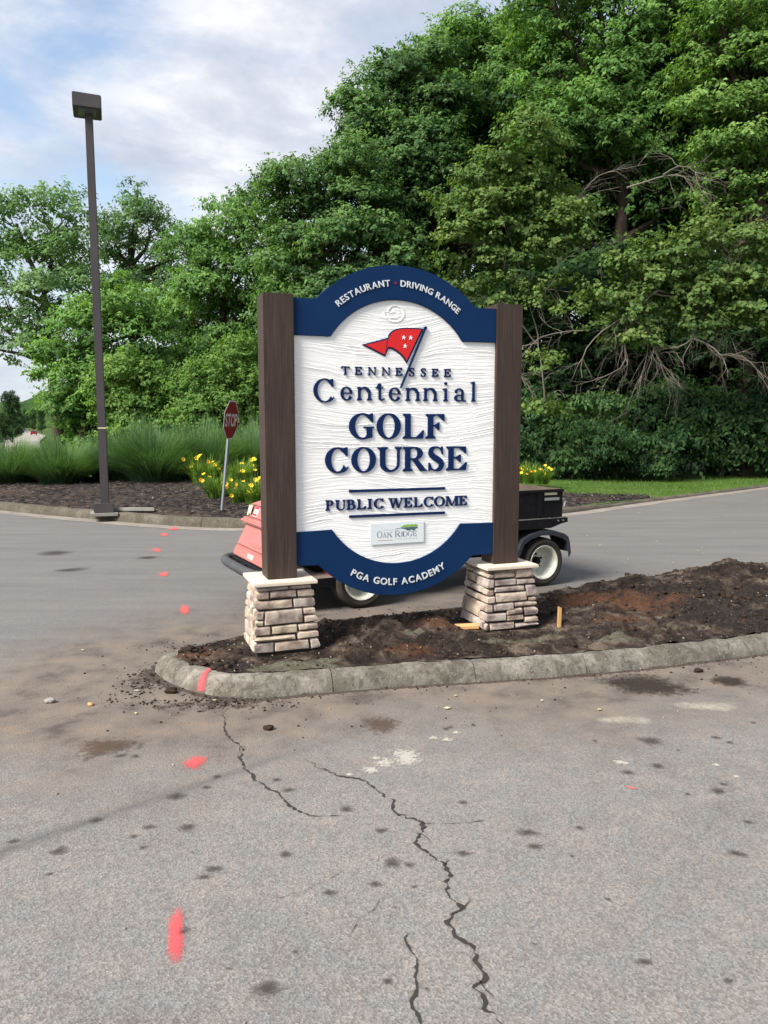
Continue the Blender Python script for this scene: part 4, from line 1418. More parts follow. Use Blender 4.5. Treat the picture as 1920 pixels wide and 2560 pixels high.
def mesh_from_loops(name, loops, depth, bevel=0.0):
    cu_ = bpy.data.curves.new(name, 'CURVE')
    cu_.dimensions = '2D'
    cu_.fill_mode = 'BOTH'
    cu_.extrude = depth / 2
    cu_.bevel_depth = bevel
    for lp in loops:
        sp = cu_.splines.new('POLY')
        sp.points.add(len(lp) - 1)
        for q, (x, y) in zip(sp.points, lp):
            q.co = (x, y, 0, 1)
        sp.use_cyclic_u = True
    ob = bpy.data.objects.new(name, cu_)
    COL.objects.link(ob)
    dg = bpy.context.evaluated_depsgraph_get()
    me_ = bpy.data.meshes.new_from_object(ob.evaluated_get(dg))
    bpy.data.objects.remove(ob)
    bpy.data.curves.remove(cu_)
    me_.name = name
    return me_


def letter(ch, u0, u1, v0, hh, s, h, m, y_front, depth=0.008, parent=None, tallm=1.0, name='letter'):
    """one raised letter; u0..u1 its width, v0 the baseline, hh its (x-)height"""
    w_ = (u1 - u0) / hh
    f = glyph(ch, w_, s, h)
    lps = [thin(l, 0.0035) for l in contours(f, -0.12, w_ + 0.14, -0.12, 1.72 if tallm > 1 else 1.12, 0.0211)]
    lps = [[(x * hh, y * hh) for x, y in l] for l in lps if len(l) > 3]
    me_ = mesh_from_loops(name, lps, depth)
    o = link(name, me_, m, parent)
    o.location = (u0, y_front + depth / 2, v0)
    o.rotation_euler = (R(90), 0, 0)
    return o


YF = Y_FACE - 0.0095         # front of the raised letters
LD = 0.012
ML = M['navy_letter']
for ch, a, b in (('T', .500, .555), ('E', .592, .640), ('N', .680, .735), ('N', .775, .832), ('E', .870, .918), ('S', .965, 1.004), ('S', 1.047, 1.086), ('E', 1.128, 1.175), ('E', 1.217, 1.266)):
    letter(ch, a, b, 1.865, .053, .20, .115, ML, YF, LD, FACE)
for ch, a, b, v0, hh in (('C', .316, .452, 1.690, .146),):
    letter(ch, a, b, v0, hh, .17, .06, ML, YF, LD, FACE)
for ch, a, b in (('e', .494, .574), ('n', .606, .704), ('t', .733, .793), ('e', .822, .905), ('n', .942, 1.042), ('n', 1.068, 1.168), ('i', 1.203, 1.256), ('a', 1.292, 1.380), ('l', 1.409, 1.463)):
    letter(ch, a, b, 1.704, .086, .205, .095, ML, YF, LD, FACE, tallm=2)
for ch, a, b in (('G', .549, .721), ('O', .738, .907), ('L', .922, 1.073), ('F', 1.085, 1.228)):
    letter(ch, a, b, 1.455, .165, .235, .07, ML, YF, LD, FACE)
for ch, a, b in (('C', .388, .545), ('O', .564, .733), ('U', .745, .916), ('R', .922, 1.093), ('S', 1.103, 1.222), ('E', 1.238, 1.392)):
    letter(ch, a, b, 1.239, .163, .235, .07, ML, YF, LD, FACE)
for ch, a, b in (('P', .388, .447), ('U', .454, .524), ('B', .530, .594), ('L', .602, .664), ('I', .673, .708), ('C', .719, .787), ('W', .820, .926), ('E', .931, .991), ('L', 1.002, 1.065), ('C', 1.074, 1.146), ('O', 1.151, 1.231), ('M', 1.236, 1.334), ('E', 1.338, 1.397)):
    letter(ch, a, b, .9965, .0675, .24, .095, ML, YF, LD, FACE)
for (a, b, c, d) in ((.547, 1.231, 1.110, 1.127), (.548, 1.231, .943, .960)):
    MB().box(((a + b) / 2, YF + LD / 2, (c + d) / 2), (b - a, LD, d - c)).build('rule_line', ML, FACE, bevel=0.0015)

# flag emblem
fo = [(0.639, 2.057), (0.700, 2.074), (0.760, 2.091), (0.815, 2.106), (0.821, 2.124), (0.831, 2.139), (0.850, 2.154), (0.875, 2.166), (0.905, 2.173), (0.940, 2.177), (1.000, 2.178), (1.066, 2.175), (0.948, 1.945), (0.925, 1.978), (0.900, 2.003), (0.870, 2.024), (0.846, 2.036), (0.820, 2.038), (0.808, 2.012), (0.797, 1.986), (0.760, 2.003), (0.700, 2.030)]
fi = [(0.660, 2.056), (0.720, 2.070), (0.812, 2.095), (0.822, 2.098), (0.830, 2.120), (0.844, 2.138), (0.864, 2.152), (0.895, 2.163), (0.940, 2.168), (1.000, 2.169), (1.048, 2.167), (0.946, 1.966), (0.930, 1.988), (0.905, 2.012), (0.873, 2.034), (0.846, 2.047), (0.815, 2.049), (0.799, 2.010), (0.792, 1.999), (0.760, 2.013), (0.700, 2.040)]
fl = MB().prism(fo, YF + 0.003, Y_FACE + 0.004, fm).build('flag', ML, FACE)
MB().prism(fi, YF - 0.001, YF + 0.0045, fm).build('flag_cloth', M['red_flag'], FACE)
MB().prism([(0.8120, 2.094), (0.8155, 2.094), (0.8065, 2.050), (0.800, 2.008), (0.797, 2.008), (0.8025, 2.050)], YF - 0.002, YF, fm).build('flag_fold', ML, FACE)
for (sx, sy) in ((0.924, 2.112), (0.973, 2.112), (0.934, 2.057)):
    st = []
    for k_ in range(10):
        rr = 0.0165 if k_ % 2 == 0 else 0.0066
        st.append((sx + rr * math.sin(k_ * math.pi / 5 + 0.1), sy + rr * math.cos(k_ * math.pi / 5 + 0.1)))
    MB().prism(st, YF - 0.0035, YF, fm).build('star', M['white'], FACE)
ax, ay, bx, by = 1.0745, 2.172, 0.905, 1.789
L_ = math.hypot(bx - ax, by - ay)
nx_, ny_ = -(by - ay) / L_ * 0.0062, (bx - ax) / L_ * 0.0062
MB().prism([(ax + nx_, ay + ny_), (bx + nx_ * .9, by + ny_ * .9), (bx - nx_ * .9, by - ny_ * .9), (ax - nx_, ay - ny_)], YF - 0.006, Y_FACE, fm).build('flag_pole', ML, FACE, bevel=0.0012)
MB().prism([(1.0775 + .0105 * math.cos(q), 2.179 + .0105 * math.sin(q)) for q in np.linspace(0, 2 * math.pi, 20, endpoint=False)], YF - 0.007, Y_FACE, fm).build('pole_knob', ML, FACE, bevel=0.001)

# small city plate
plate = MB().box((0.8835, 0.0265, 0.8285), (0.383, 0.004, 0.142), (0, R(-0.4), 0)).build('plate', M['plate'], FACE, bevel=0.001)
YP = 0.0239
for ch, a, b, hh in (('O', .738, .776, .044), ('A', .777, .808, .036), ('K', .811, .848, .036), ('R', .866, .905, .044), ('I', .908, .919, .036), ('D', .924, .956, .036), ('G', .958, .992, .036), ('E', .996, 1.022, .036)):
    letter(ch, a, b, .802, hh, .13, .05, M['print_grey'], YP, 0.0008, plate, name='plate_letter')


def text_mesh(ch, size, depth, offset=0.0):
    cu_ = bpy.data.curves.new('glyph', 'FONT')
    cu_.body = ch
    cu_.size = size
    cu_.extrude = depth / 2
    cu_.offset = offset
    cu_.resolution_u = 4
    ob = bpy.data.objects.new('glyph', cu_)
    COL.objects.link(ob)
    dg = bpy.context.evaluated_depsgraph_get()
    me_ = bpy.data.meshes.new_from_object(ob.evaluated_get(dg))
    bpy.data.objects.remove(ob)
    bpy.data.curves.remove(cu_)
    return me_


def widths(s_, size):
    out = []
    for c in s_:
        if c == ' ':
            out.append((size * 0.22, 0, 0))
            continue
        me_ = text_mesh(c, size, 0.001)
        xs = [v_.co.x for v_ in me_.vertices]
        out.append((max(xs) - min(xs), min(xs), 0))
        bpy.data.meshes.remove(me_)
    return out


def flat_text(s_, x0, x1, z0, caph, m, y, parent, name, depth=0.0008, off=0.0, rot=0.0):
    """straight line of letters between x0 and x1, each its own mesh"""
    size = caph / 0.729
    ws = widths(s_, size)
    tot = sum(w[0] for w in ws)
    gap = ((x1 - x0) - tot) / max(1, len(s_) - 1)
    x = x0
    for c, w in zip(s_, ws):
        if c != ' ':
            me_ = text_mesh(c, size, depth, off)
            o = link(name, me_, m, parent)
            dx = x - w[1] - x0
            o.location = (x0 + dx * math.cos(rot), y, z0 + dx * math.sin(rot))
            o.rotation_euler = Matrix.Rotation(-rot, 3, 'Y').to_euler() if False else (Matrix.Rotation(-rot, 3, 'Y') @ Matrix.Rotation(R(90), 3, 'X')).to_euler()
        x += w[0] + gap


flat_text('CITY OF', .785, .848, .8495, .008, M['print_pale'], YP, plate, 'plate_letter')
flat_text('TENNESSEE', .868, 1.022, .7845, .0105, M['print_pale'], YP, plate, 'plate_letter')
MB().box((.797, YP, .7845), (.106, .0008, .0022)).build('orange_rule', M['print_orange'], plate)
lg = [(.905, .866), (.922, .876), (.935, .882), (.945, .880), (.956, .885), (.970, .881), (.985, .884), (1.0, .881), (1.015, .884), (1.028, .878), (1.028, .868), (.99, .869), (.95, .867)]
ld = [(.866, .857), (.905, .863), (.95, .864), (.99, .866), (1.029, .865), (1.028, .853), (1.015, .855), (1.010, .843), (.998, .841), (.985, .848), (.968, .842), (.952, .843), (.940, .852), (.905, .860), (.866, .8555)]
MB().prism(lg, YP - .0004, YP + .0004, fm).build('leaf_emblem', M['print_green'], plate)
MB().prism(ld, YP - .0005, YP + .0003, fm).build('leaf_emblem', M['print_teal'], plate)


def arc_text(s_, cx, cy, r, a0, a1, caph, m, parent, top=True):
    """raised letters spread along an arc between angles a0..a1 (degrees from the vertical)"""
    size = caph / 0.729
    ws = widths(s_, size)
    tot = sum(w[0] for w in ws)
    span = R(a1 - a0) * r
    gap = (span - tot) / (len(s_) - 1)
    x = 0
    for c, w in zip(s_, ws):
        if c != ' ':
            me_ = text_mesh(c, size, 0.005, size * 0.018)
            mid = x + w[0] / 2
            th = R(a0) + mid / r
            for v_ in me_.vertices:
                v_.co.x -= w[1] + w[0] / 2
            o = link('letter', me_, m, parent)
            if top:
                o.location = (cx + r * math.sin(th), 0.0155, cy + r * math.cos(th))
                rot = Matrix.Rotation(th, 3, 'Y')
            else:
                o.location = (cx + r * math.sin(th), 0.0155, cy - r * math.cos(th))
                rot = Matrix.Rotation(-th, 3, 'Y')
            o.rotation_euler = (rot @ Matrix.Rotation(R(90), 3, 'X')).to_euler()
        x += w[0] + gap


arc_text('RESTAURANT', UC, 1.805, 0.628, -40.2, -5.6, 0.041, M['grey_letter'], bt)
arc_text('DRIVING RANGE', UC, 1.805, 0.628, 1.0, 41.2, 0.041, M['grey_letter'], bt)
arc_text('PGA GOLF ACADEMY', UC, 1.165, 0.686, -29.3, 30.2, 0.046, M['grey_letter'], bb, top=False)
MB().prism([(.8635 + .008 * math.cos(q), 2.452 + .008 * math.sin(q)) for q in np.linspace(0, 6.28, 14, endpoint=False)], 0.0135, 0.0185, fm).build('red_dot', M['dot'], bt)

# --- stone pillars
TOPH, BOTH = 0.166, 0.198
ZT, ZB = 0.552, 0.130


def pillar(cu_, stones, seedv):
    r = np.random.default_rng(seedv)
    zb = ZB
    mb = MB()
    for_h = lambda t_: BOTH + (TOPH - BOTH) * t_
    hb, ht = for_h(0) - 0.006, for_h(1) - 0.006
    cy = 0.095
    mb.hexa([(cu_ - hb, cy - hb, zb - .06), (cu_ + hb, cy - hb, zb - .06), (cu_ + hb, cy + hb, zb - .06), (cu_ - hb, cy + hb, zb - .06), (cu_ - ht, cy - ht, ZT), (cu_ + ht, cy - ht, ZT), (cu_ + ht, cy + ht, ZT), (cu_ - ht, cy + ht, ZT)])
    root = mb.build('pillar', M['mortar'], SIGN)
    CN = [(-1, -1), (1, -1), (1, 1), (-1, 1)]      # q = 0,1,2,3 corners; q in 0..1 is the front face
    NR = [(0, -1), (1, 0), (0, 1), (-1, 0)]

    def P_(q, t_, d):
        q = q % 4
        f_ = int(q) % 4
        x = q - int(q)
        w_ = for_h(t_)
        a, b = CN[f_], CN[(f_ + 1) % 4]
        near = 0.03 / (2 * w_)
        n_ = np.array(NR[f_], float)
        if x < near:
            k_ = 1 - x / near
            n_ = n_ + np.array(NR[(f_ - 1) % 4]) * k_ * 0.85
        elif x > 1 - near:
            k_ = 1 - (1 - x) / near
            n_ = n_ + np.array(NR[(f_ + 1) % 4]) * k_ * 0.85
        px_ = (a[0] + (b[0] - a[0]) * x) * w_ + n_[0] * d
        py_ = (a[1] + (b[1] - a[1]) * x) * w_ + n_[1] * d
        return (cu_ + px_, cy + py_, zb + (ZT - zb) * t_)
    for (q0, q1, t0, t1) in stones:
        g = 0.0030
        q0a, q1a = q0 + g / 0.4 * (1 if q0 > -2 else 1), q1 - g / 0.4
        ta, tb = t0 + g / 0.39 * .9, t1 - g / 0.39 * .9
        nq = max(4, int(round((q1a - q0a) * 9)))
        qs = list(np.linspace(q0a, q1a, nq))
        for c in range(-2, 3):                      # put a column of points on every corner crossed
            if q0a + 0.02 < c < q1a - 0.02:
                k_ = min(range(1, len(qs) - 1), key=lambda i_: abs(qs[i_] - c))
                qs[k_] = c
        e_ = 0.008 / 0.4
        qs = [qs[0], qs[0] + e_] + qs[1:-1] + [qs[-1] - e_, qs[-1]]
        nt_ = 3 if tb - ta < 0.14 else 4
        ts = list(np.linspace(ta, tb, nt_))
        te = 0.008 / 0.39
        ts = [ts[0], ts[0] + te] + ts[1:-1] + [ts[-1] - te, ts[-1]]
        D0 = r.uniform(0.010, 0.016)
        jb, jt = r.normal(0, .010, 3), r.normal(0, .010, 3)
        jl, jr = r.normal(0, .010), r.normal(0, .010)
        V_, nA, nB = [], len(qs), len(ts)
        for i_, q in enumerate(qs):
            s1 = i_ / (nA - 1)
            for j_, t_ in enumerate(ts):
                s2 = j_ / (nB - 1)
                tb_ = np.interp(s1, [0, .5, 1], jb) * (1 - s2) + np.interp(s1, [0, .5, 1], jt) * s2
                qq = q + (jl * (1 - s2) * (1 - s1) + jr * s2 * s1) * 0.8
                on = (i_ in (0, nA - 1)) or (j_ in (0, nB - 1))
                ring2 = (i_ in (1, nA - 2)) or (j_ in (1, nB - 2))
                d = -0.004 if on else (D0 * 0.82 if ring2 else D0 * 1.0 + r.normal(0, 0.0032))
                if not on and ring2:
                    d += r.normal(0, 0.0012)
                V_.append(P_(qq, min(max(t_ + tb_ * (0.6 if 0 < i_ < nA - 1 else 0.2), -0.05), 1.0), d))
        mb_ = MB().add(V_, [(a_ * nB + b_, (a_ + 1) * nB + b_, (a_ + 1) * nB + b_ + 1, a_ * nB + b_ + 1) for a_ in range(nA - 1) for b_ in range(nB - 1)])
        mb_.build('stone', M['stone'], root, smooth=True)
    capo = MB().box((cu_, cy, 0.5635), (0.405, 0.405, 0.0225)).build('capstone', M['cap'], root, bevel=0.004)
    return root


def fill(q0, q1, seedv):
    """coursed stones for the faces turned away"""
    r = random.Random(seedv)
    out, t_ = [], 0.0
    while t_ < 0.98:
        h_ = r.choice([.10, .12, .15, .2])
        t1 = min(1.0, t_ + h_)
        if 1.0 - t1 < 0.07:
            t1 = 1.0
        q = q0
        while q < q1 - 0.01:
            w_ = r.uniform(.25, .65)
            qn = q + w_
            if q1 - qn < 0.2:
                qn = q1
            out.append((q, qn, t_, t1))
            q = qn
        t_ = t1
    return out


left_st = [(-.55, .57, .915, 1), (.57, 1.0, .915, 1), (-.3, .205, .795, .915), (.205, .71, .795, .915), (.71, 1.12, .795, .915), (-.25, .635, .64, .795), (.635, 1.1, .64, .795),
           (.115, .80, .405, .64), (-.3, .115, .50, .64), (-.12, .115, .405, .50), (.80, 1.15, .525, .64), (.80, 1.1, .405, .525),
           (-.1, .24, .26, .405), (.24, .69, .26, .405), (.69, 1.15, .295, .405), (.66, 1.1, .17, .295), (-.03, .66, .165, .26), (-.03, .29, 0, .165), (.29, .875, 0, .165), (.875, 1.2, 0, .17),
           (-1, -.3, .79, .915), (-1, -.55, .915, 1), (-1, -.25, .66, .79), (-.62, -.3, .50, .66), (-1, -.62, .55, .66), (-1, -.62, .34, .55), (-.62, -.12, .30, .50), (-.55, -.1, .17, .30), (-1, -.55, .12, .34), (-.5, -.03, 0, .17), (-1, -.5, 0, .12)]
right_st = [(-.95, .60, .935, 1), (.60, 1.0, .825, 1), (-.67, .105, .85, .935), (.105, .60, .84, .935), (-1, -.67, .86, .935),
            (-.5, .12, .68, .85), (.12, .62, .72, .84), (.62, 1.1, .72, .825), (-1, -.5, .70, .86), (-.22, .125, .565, .68), (-1, -.22, .575, .70), (.125, .81, .615, .72), (.81, 1.1, .51, .72),
            (-1, .145, .44, .57), (.145, .845, .44, .615), (.845, 1.1, .43, .51), (-.31, .11, .285, .44), (.11, .55, .30, .44), (.55, 1.05, .35, .44), (-.9, -.31, .16, .44), (-1, -.9, .16, .44),
            (-.31, .39, .135, .285), (.39, .74, .235, .345), (.39, .75, .13, .235), (.75, 1.1, .19, .345), (.75, 1.1, .085, .19), (-1, -.55, 0, .16), (-.55, -.1, 0, .16), (-.1, .045, 0, .13), (.045, .55, 0, .13), (.55, 1.1, 0, .085)]
pillar(0.095, left_st + fill(1.2, 3.0, 3), 21)
pillar(1.6935, right_st + fill(1.12, 3.0, 4), 22)

# small timbers by the right pillar
g = G(1160, 1557, 0.17)
o = MB().box((0, 0, 0.012), (0.16, 0.075, 0.022)).build('wood_offcut', M['wood_fresh'], None, bevel=0.002, label='short fresh wood offcut lying against the right stone pillar', cat='offcut')
o.location = (g[0] + 0.02, g[1], soil_z(g[0], g[1]) + 0.005)
o.rotation_euler = (R(2), R(-1), ang - 0.25)
a, b = G(1398, 1551, 0.18), None
o = MB().prism([(-.012, 0), (.012, 0), (.012, .155), (-.012, .165)], -.009, .009, lambda x, y, h: (x, h, y)).build('wood_stake', M['stake'], None, bevel=0.001, label='small upright wooden stake in the soil right of the right pillar', cat='stake')
o.location = (a[0], a[1], soil_z(a[0], a[1]) - 0.02)
o.rotation_euler = (R(-4), R(2.5), 0.2)

# pink paint on the kerb nose: follows the kerb section
tgt = G(418 * K, 1500 * K, 0)[:2]
qi = int(np.argmin(np.hypot(isl[:, 0] - tgt[0], isl[:, 1] - tgt[1])))
Lk = isl[qi - 3:qi + 4]
Nk = Ni[qi - 3:qi + 4]
fine = np.linspace(0, len(Lk) - 1, 26)
Lx = np.stack([np.interp(fine, range(len(Lk)), Lk[:, k_]) for k_ in (0, 1)], 1)
Nx = np.stack([np.interp(fine, range(len(Lk)), Nk[:, k_]) for k_ in (0, 1)], 1)
pr = PROF[1:8]
pq = np.linspace(0, len(pr) - 1, 20)
pd = np.interp(pq, range(len(pr)), [p[0] for p in pr])
ph = np.interp(pq, range(len(pr)), [p[1] for p in pr])
V, mk = [], []
for i in range(26):
    for j in range(20):
        off = 0.006
        V.append((*(Lx[i] + Nx[i] * (pd[j] - off)), ph[j] + off * 0.9))
        s1 = (i - 12.5) / 12.5
        c_ = -0.12 + 0.30 * (j / 19)
        wd = 0.22 - 0.10 * (j / 19)
        mk.append(max(0, 1.05 - 0.8 * abs((s1 - c_) / wd)) * min(1, (20 - j) / 5.0))
me = np_mesh('paint_mark', V, grid_faces(26, 20), True)
attr(me, 'mask', np.clip(mk, 0, 1))
link('paint_mark', me, M['pink'], road)

# ------------------------------------------------------------------ lamp post
b0 = G(222 * K, 1107 * K, 0.15)
b0 = np.array([-4.50, 12.35, 0.15])
tp = AT(222, 290, 12.35)
LP = empty('street_lamp', tuple(b0), R(20), label='tall dark bronze lamp post with one square head at the far kerb', cat='street lamp')
dv = Matrix.Rotation(R(-20), 3, 'Z') @ Vector(tp - b0)
hgt = dv.z
mb = MB()
pw0, pw1 = 0.066, 0.058
mb.hexa([(-pw0, -pw0, -.05), (pw0, -pw0, -.05), (pw0, pw0, -.05), (-pw0, pw0, -.05), (dv.x - pw1, dv.y - pw1, dv.z + .05), (dv.x + pw1, dv.y - pw1, dv.z + .05), (dv.x + pw1, dv.y + pw1, dv.z + .05), (dv.x - pw1, dv.y + pw1, dv.z + .05)])
mb.build('pole', M['lamp'], LP, bevel=0.012, smooth=True)
MB().box((-0.02, 0, 0.07), (0.31, 0.31, 0.15)).build('base_cover', M['lamp'], LP, bevel=0.012)
MB().box((-0.02, 0, -0.03), (0.42, 0.42, 0.05)).build('footing', M['pale_slab'], LP, bevel=0.006)
hd = MB()
hx, hy, hz_ = dv.x - 0.02, dv.y - 0.06, dv.z + 0.13
hd.hexa([(hx - .205, hy - .20, hz_ - .10), (hx + .205, hy - .20, hz_ - .10), (hx + .21, hy + .24, hz_ - .12), (hx - .20, hy + .24, hz_ - .12), (hx - .205, hy - .20, hz_ + .11), (hx + .205, hy - .20, hz_ + .10), (hx + .21, hy + .24, hz_ + .09), (hx - .20, hy + .24, hz_ + .10)])
head = hd.build('lamp_head', M['lamp'], LP, bevel=0.012)
MB().box((hx, hy - 0.02, hz_ - .111), (.26, .28, .012), (R(-2), 0, 0)).build('lens', M['lens'], head)
f_ = 0.29
MB().box((dv.x * f_, dv.y * f_ - 0.064, dv.z * f_ - 0.42), (0.126, 0.006, 0.022)).build('tag_band', M['label_cream'], LP)

# broken slab beside the lamp base
g = G(285 * K, 1109 * K, 0.13)
MB().prism([(-.32, -.05), (.34, -.07), (.28, .06), (-.26, .08)], 0.0, 0.05).build('concrete_slab', M['pale_slab'], None, bevel=0.006, label='thin broken slab of concrete lying by the lamp base', cat='slab').location = (g[0], g[1] + .15, 0.155)

# ------------------------------------------------------------------ stop sign
b1 = np.array([-2.60, 12.25, 0.15])
ct = AT(574.5, 1050, 12.25)
ST = empty('stop_sign', tuple(b1), 0, label='octagonal red stop sign on a leaning galvanised post, seen edge-on', cat='stop sign')
lean = Vector(ct - b1)
top = lean * ((lean.z + 0.24) / lean.z)
nrm = Vector((0.985, -0.17, 0)).normalized()
tang = Vector((-nrm.y, nrm.x, 0))            # to the reader's right
if tang.y < 0:
    tang = -tang
zl = top.normalized()
off = nrm * 0.022
mb = MB()
for (hw, hd_) in ((0.030, 0.016),):
    mb.box((0, 0, 0), (2 * hw, 2 * hd_, top.length + 0.1))
    rm = Matrix((tang, nrm, zl)).transposed()
    mb.v = [tuple(rm @ Vector(p) + top / 2) for p in mb.v]
mb.build('post', M['galv'], ST, bevel=0.003)


def octo(r, c, d0, d1):
    poly = [(r * math.cos(R(22.5 + 45 * k_)), r * math.sin(R(22.5 + 45 * k_))) for k_ in range(8)]
    return MB().prism(poly, d0, d1, lambda x, y, h: tuple(Vector(c) + tang * x + zl * y + nrm * h))


cc = tuple(lean + off)
octo(0.330, cc, -0.002, 0.001).build('sign_plate', M['stop_white'], ST)
red = octo(0.308, cc, 0.0015, 0.003).build('sign_face', M['stop_red'], ST)
size = 0.205 / 0.729
ws = widths('STOP', size)
tot = sum(w[0] for w in ws) * 0.74
gap = (0.50 - tot) / 3
x = -0.25
for c, w in zip('STOP', ws):
    me = text_mesh(c, size, 0.001, size * 0.02)
    for v_ in me.vertices:
        q = Vector(cc) + tang * (x + (v_.co.x - w[1]) * 0.74) + zl * (v_.co.y - 0.1) + nrm * (0.0045 + v_.co.z)
        v_.co = q
    link('letter', me, M['stop_white'], red)
    x += w[0] * 0.74 + gap

# ------------------------------------------------------------------ utility cart
FW = Vector((-0.888, -0.459, 0)).normalized()
cart_yaw = math.atan2(FW.y, FW.x)
CART = empty('utility_cart', (-0.455, 6.92, 0), cart_yaw, label='faded red turf utility cart with black dump bed parked behind the sign', cat='utility cart')
# local: x forward, y left (towards the camera side), z up; front axle at x = 0, rear at x = -2
cm = M['cart_red']


def wheel(x, y, side):
    f_ = lambda a, b, h: (x + a, y + h * side, 0.235 + b)
    tyre = MB().lathe([(0.155, -0.085), (0.165, -0.10), (0.20, -0.108), (0.225, -0.095), (0.235, -0.06), (0.237, 0.0), (0.235, 0.06), (0.225, 0.095), (0.20, 0.108), (0.165, 0.10), (0.155, 0.085)], 48, f_)
    w_ = tyre.build('wheel', M['rubber'], CART, smooth=True)
    MB().lathe([(0.160, 0.092), (0.166, 0.098), (0.163, 0.104), (0.150, 0.098), (0.143, 0.080), (0.135, 0.03), (0.125, 0.012), (0.110, -0.02), (0.095, -0.035), (0.03, -0.035), (0.001, -0.035)], 40, f_).build('rim', M['rim'], w_, smooth=True)
    MB().lathe([(0.038, -0.036), (0.038, 0.0), (0.03, 0.012), (0.001, 0.012)], 20, f_).build('hub', M['cart_black'], w_, smooth=True)
    nb = MB()
    for k_ in range(5):
        t_ = 2 * math.pi * k_ / 5 + 0.3
        nb.lathe([(0.010, -0.034), (0.010, -0.018), (0.001, -0.018)], 8, lambda a, b, h: f_(a + 0.066 * math.cos(t_), b + 0.066 * math.sin(t_), h))
    nb.build('wheel_nuts', M['cart_black'], w_)
    return w_


for (x, y, s__) in ((0, .50, 1), (0, -.50, -1), (-1.93, .50, 1), (-1.93, -.50, -1)):
    wheel(x, y, s__)
# nose cowl: leaning shell, narrower at the top
def sect(x0, x1, w0, w1, z0, z1):
    """front face plane from (x0,z0) bottom to (x1,z1) top, half widths w0,w1; back at x0-.2"""
    return [(x0 - .30, -w0, z0), (x0, -w0 * .94, z0), (x0, w0 * .94, z0), (x0 - .30, w0, z0), (x1 - .22, -w1, z1), (x1, -w1 * .94, z1), (x1, w1 * .94, z1), (x1 - .22, w1, z1)]


MB().hexa(sect(.815, .785, .475, .470, .375, .465)).build('lower_cowl', cm, CART, bevel=0.010)
cow = MB().hexa(sect(.775, .675, .468, .455, .470, .670)).build('nose_cowl', cm, CART, bevel=0.010)
MB().hexa(sect(.735, .715, .500, .500, .668, .712)).build('cowl_ledge', cm, CART, bevel=0.016)
MB().hexa(sect(.665, .610, .455, .440, .708, .830)).build('instrument_cowl', cm, CART, bevel=0.012)
MB().hexa([(.30, -.44, .825), (.650, -.455, .825), (.650, .455, .825), (.30, .44, .825), (.36, -.30, .895), (.585, -.34, .862), (.585, .34, .862), (.36, .30, .895)]).build('top_cowl', cm, CART, bevel=0.014)
# side lamp opening in cream at the far corner
MB().prism([(.665, .722), (.640, .815), (.585, .812)], -.470, -.435, lambda x, y, h: (x, h, y)).build('headlight', M['label_cream'], CART)
MB().hexa([(.665, -.44, .745), (.668, -.35, .745), (.668, -.35, .750), (.665, -.44, .750), (.634, -.435, .815), (.637, -.37, .815), (.637, -.37, .817), (.634, -.435, .817)]).build('headlight', M['label_cream'], CART)
# decals on the sloping face
def on_face(yl, zz_, face):
    (x0, z0, x1, z1) = face
    t_ = (zz_ - z0) / (z1 - z0)
    return x0 + (x1 - x0) * t_


FA = (.775, .470, .675, .670)
FU = (.665, .708, .610, .830)
FL = (.815, .375, .785, .465)


def face_text(s_, y0, z0, caph, width, m, face, lift=0.002):
    size = caph / 0.729
    ws_ = widths(s_, size)
    tot_ = sum(w[0] for w in ws_)
    gp = (width - tot_) / (len(s_) - 1)
    xx = 0
    for c, w in zip(s_, ws_):
        if c != ' ':
            me_ = text_mesh(c, size, 0.0006, size * .01)
            for v_ in me_.vertices:
                # readers stand in front: their right is +y of the cart
                yy_ = y0 + xx + v_.co.x - w[1]
                z_ = z0 + v_.co.y
                v_.co = Vector((on_face(yy_, z_, face) + lift + v_.co.z, yy_, z_))
            link('decal_letter', me_, m, cow)
        xx += w[0] + gp


face_text('CUSHMAN', -.14, .495, .034, .32, M['decal_grey'], FA)
face_text('XXXE-9', -.04, .398, .042, .16, M['label_white'], FL)


def face_quad(y0, y1, z0, z1, sh, face, lift, m, name):
    MB().hexa([(on_face(0, z0, face) + lift, y0, z0), (on_face(0, z0, face) + lift, y1, z0), (on_face(0, z0, face) + lift + .001, y1, z0), (on_face(0, z0, face) + lift + .001, y0, z0),
               (on_face(0, z1, face) + lift, y0 + sh, z1), (on_face(0, z1, face) + lift, y1 + sh, z1), (on_face(0, z1, face) + lift + .001, y1 + sh, z1), (on_face(0, z1, face) + lift + .001, y0 + sh, z1)]).build(name, m, cow)


face_quad(-.33, -.22, .728, .818, .01, FU, .0015, M['label_white'], 'safety_decal')
face_quad(-.323, -.227, .733, .752, .0, FU, .0035, M['decal_red'], 'decal_stripe')
face_quad(-.320, -.224, .790, .812, .008, FU, .0035, M['decal_red'], 'decal_stripe')
# bumper loop
bp = [(.50, -.50, .33), (.74, -.53, .335), (.86, -.48, .335), (.905, -.34, .335), (.915, 0, .335), (.905, .34, .335), (.86, .48, .335), (.74, .53, .335), (.50, .50, .33)]
bl_ = MB()
bl_.tube([tuple(p) + (b_[2],) if False else (p[0], p[1], .335) for p, b_ in zip(smooth_line([(b[0], b[1]) for b in bp], .05), [bp[0]] * 999)], 0.042, 12)
bl_.build('bumper', M['bumper'], CART, smooth=True)
MB().tube([(.80, -.44, .335), (.80, .44, .335)], 0.03, 10).build('inner_bar', M['cart_black'], CART)
for y in (-.22, .0, .22):
    MB().box((.83, y, .335), (.16, .035, .03)).build('bumper_bracket', M['cart_black'], CART)
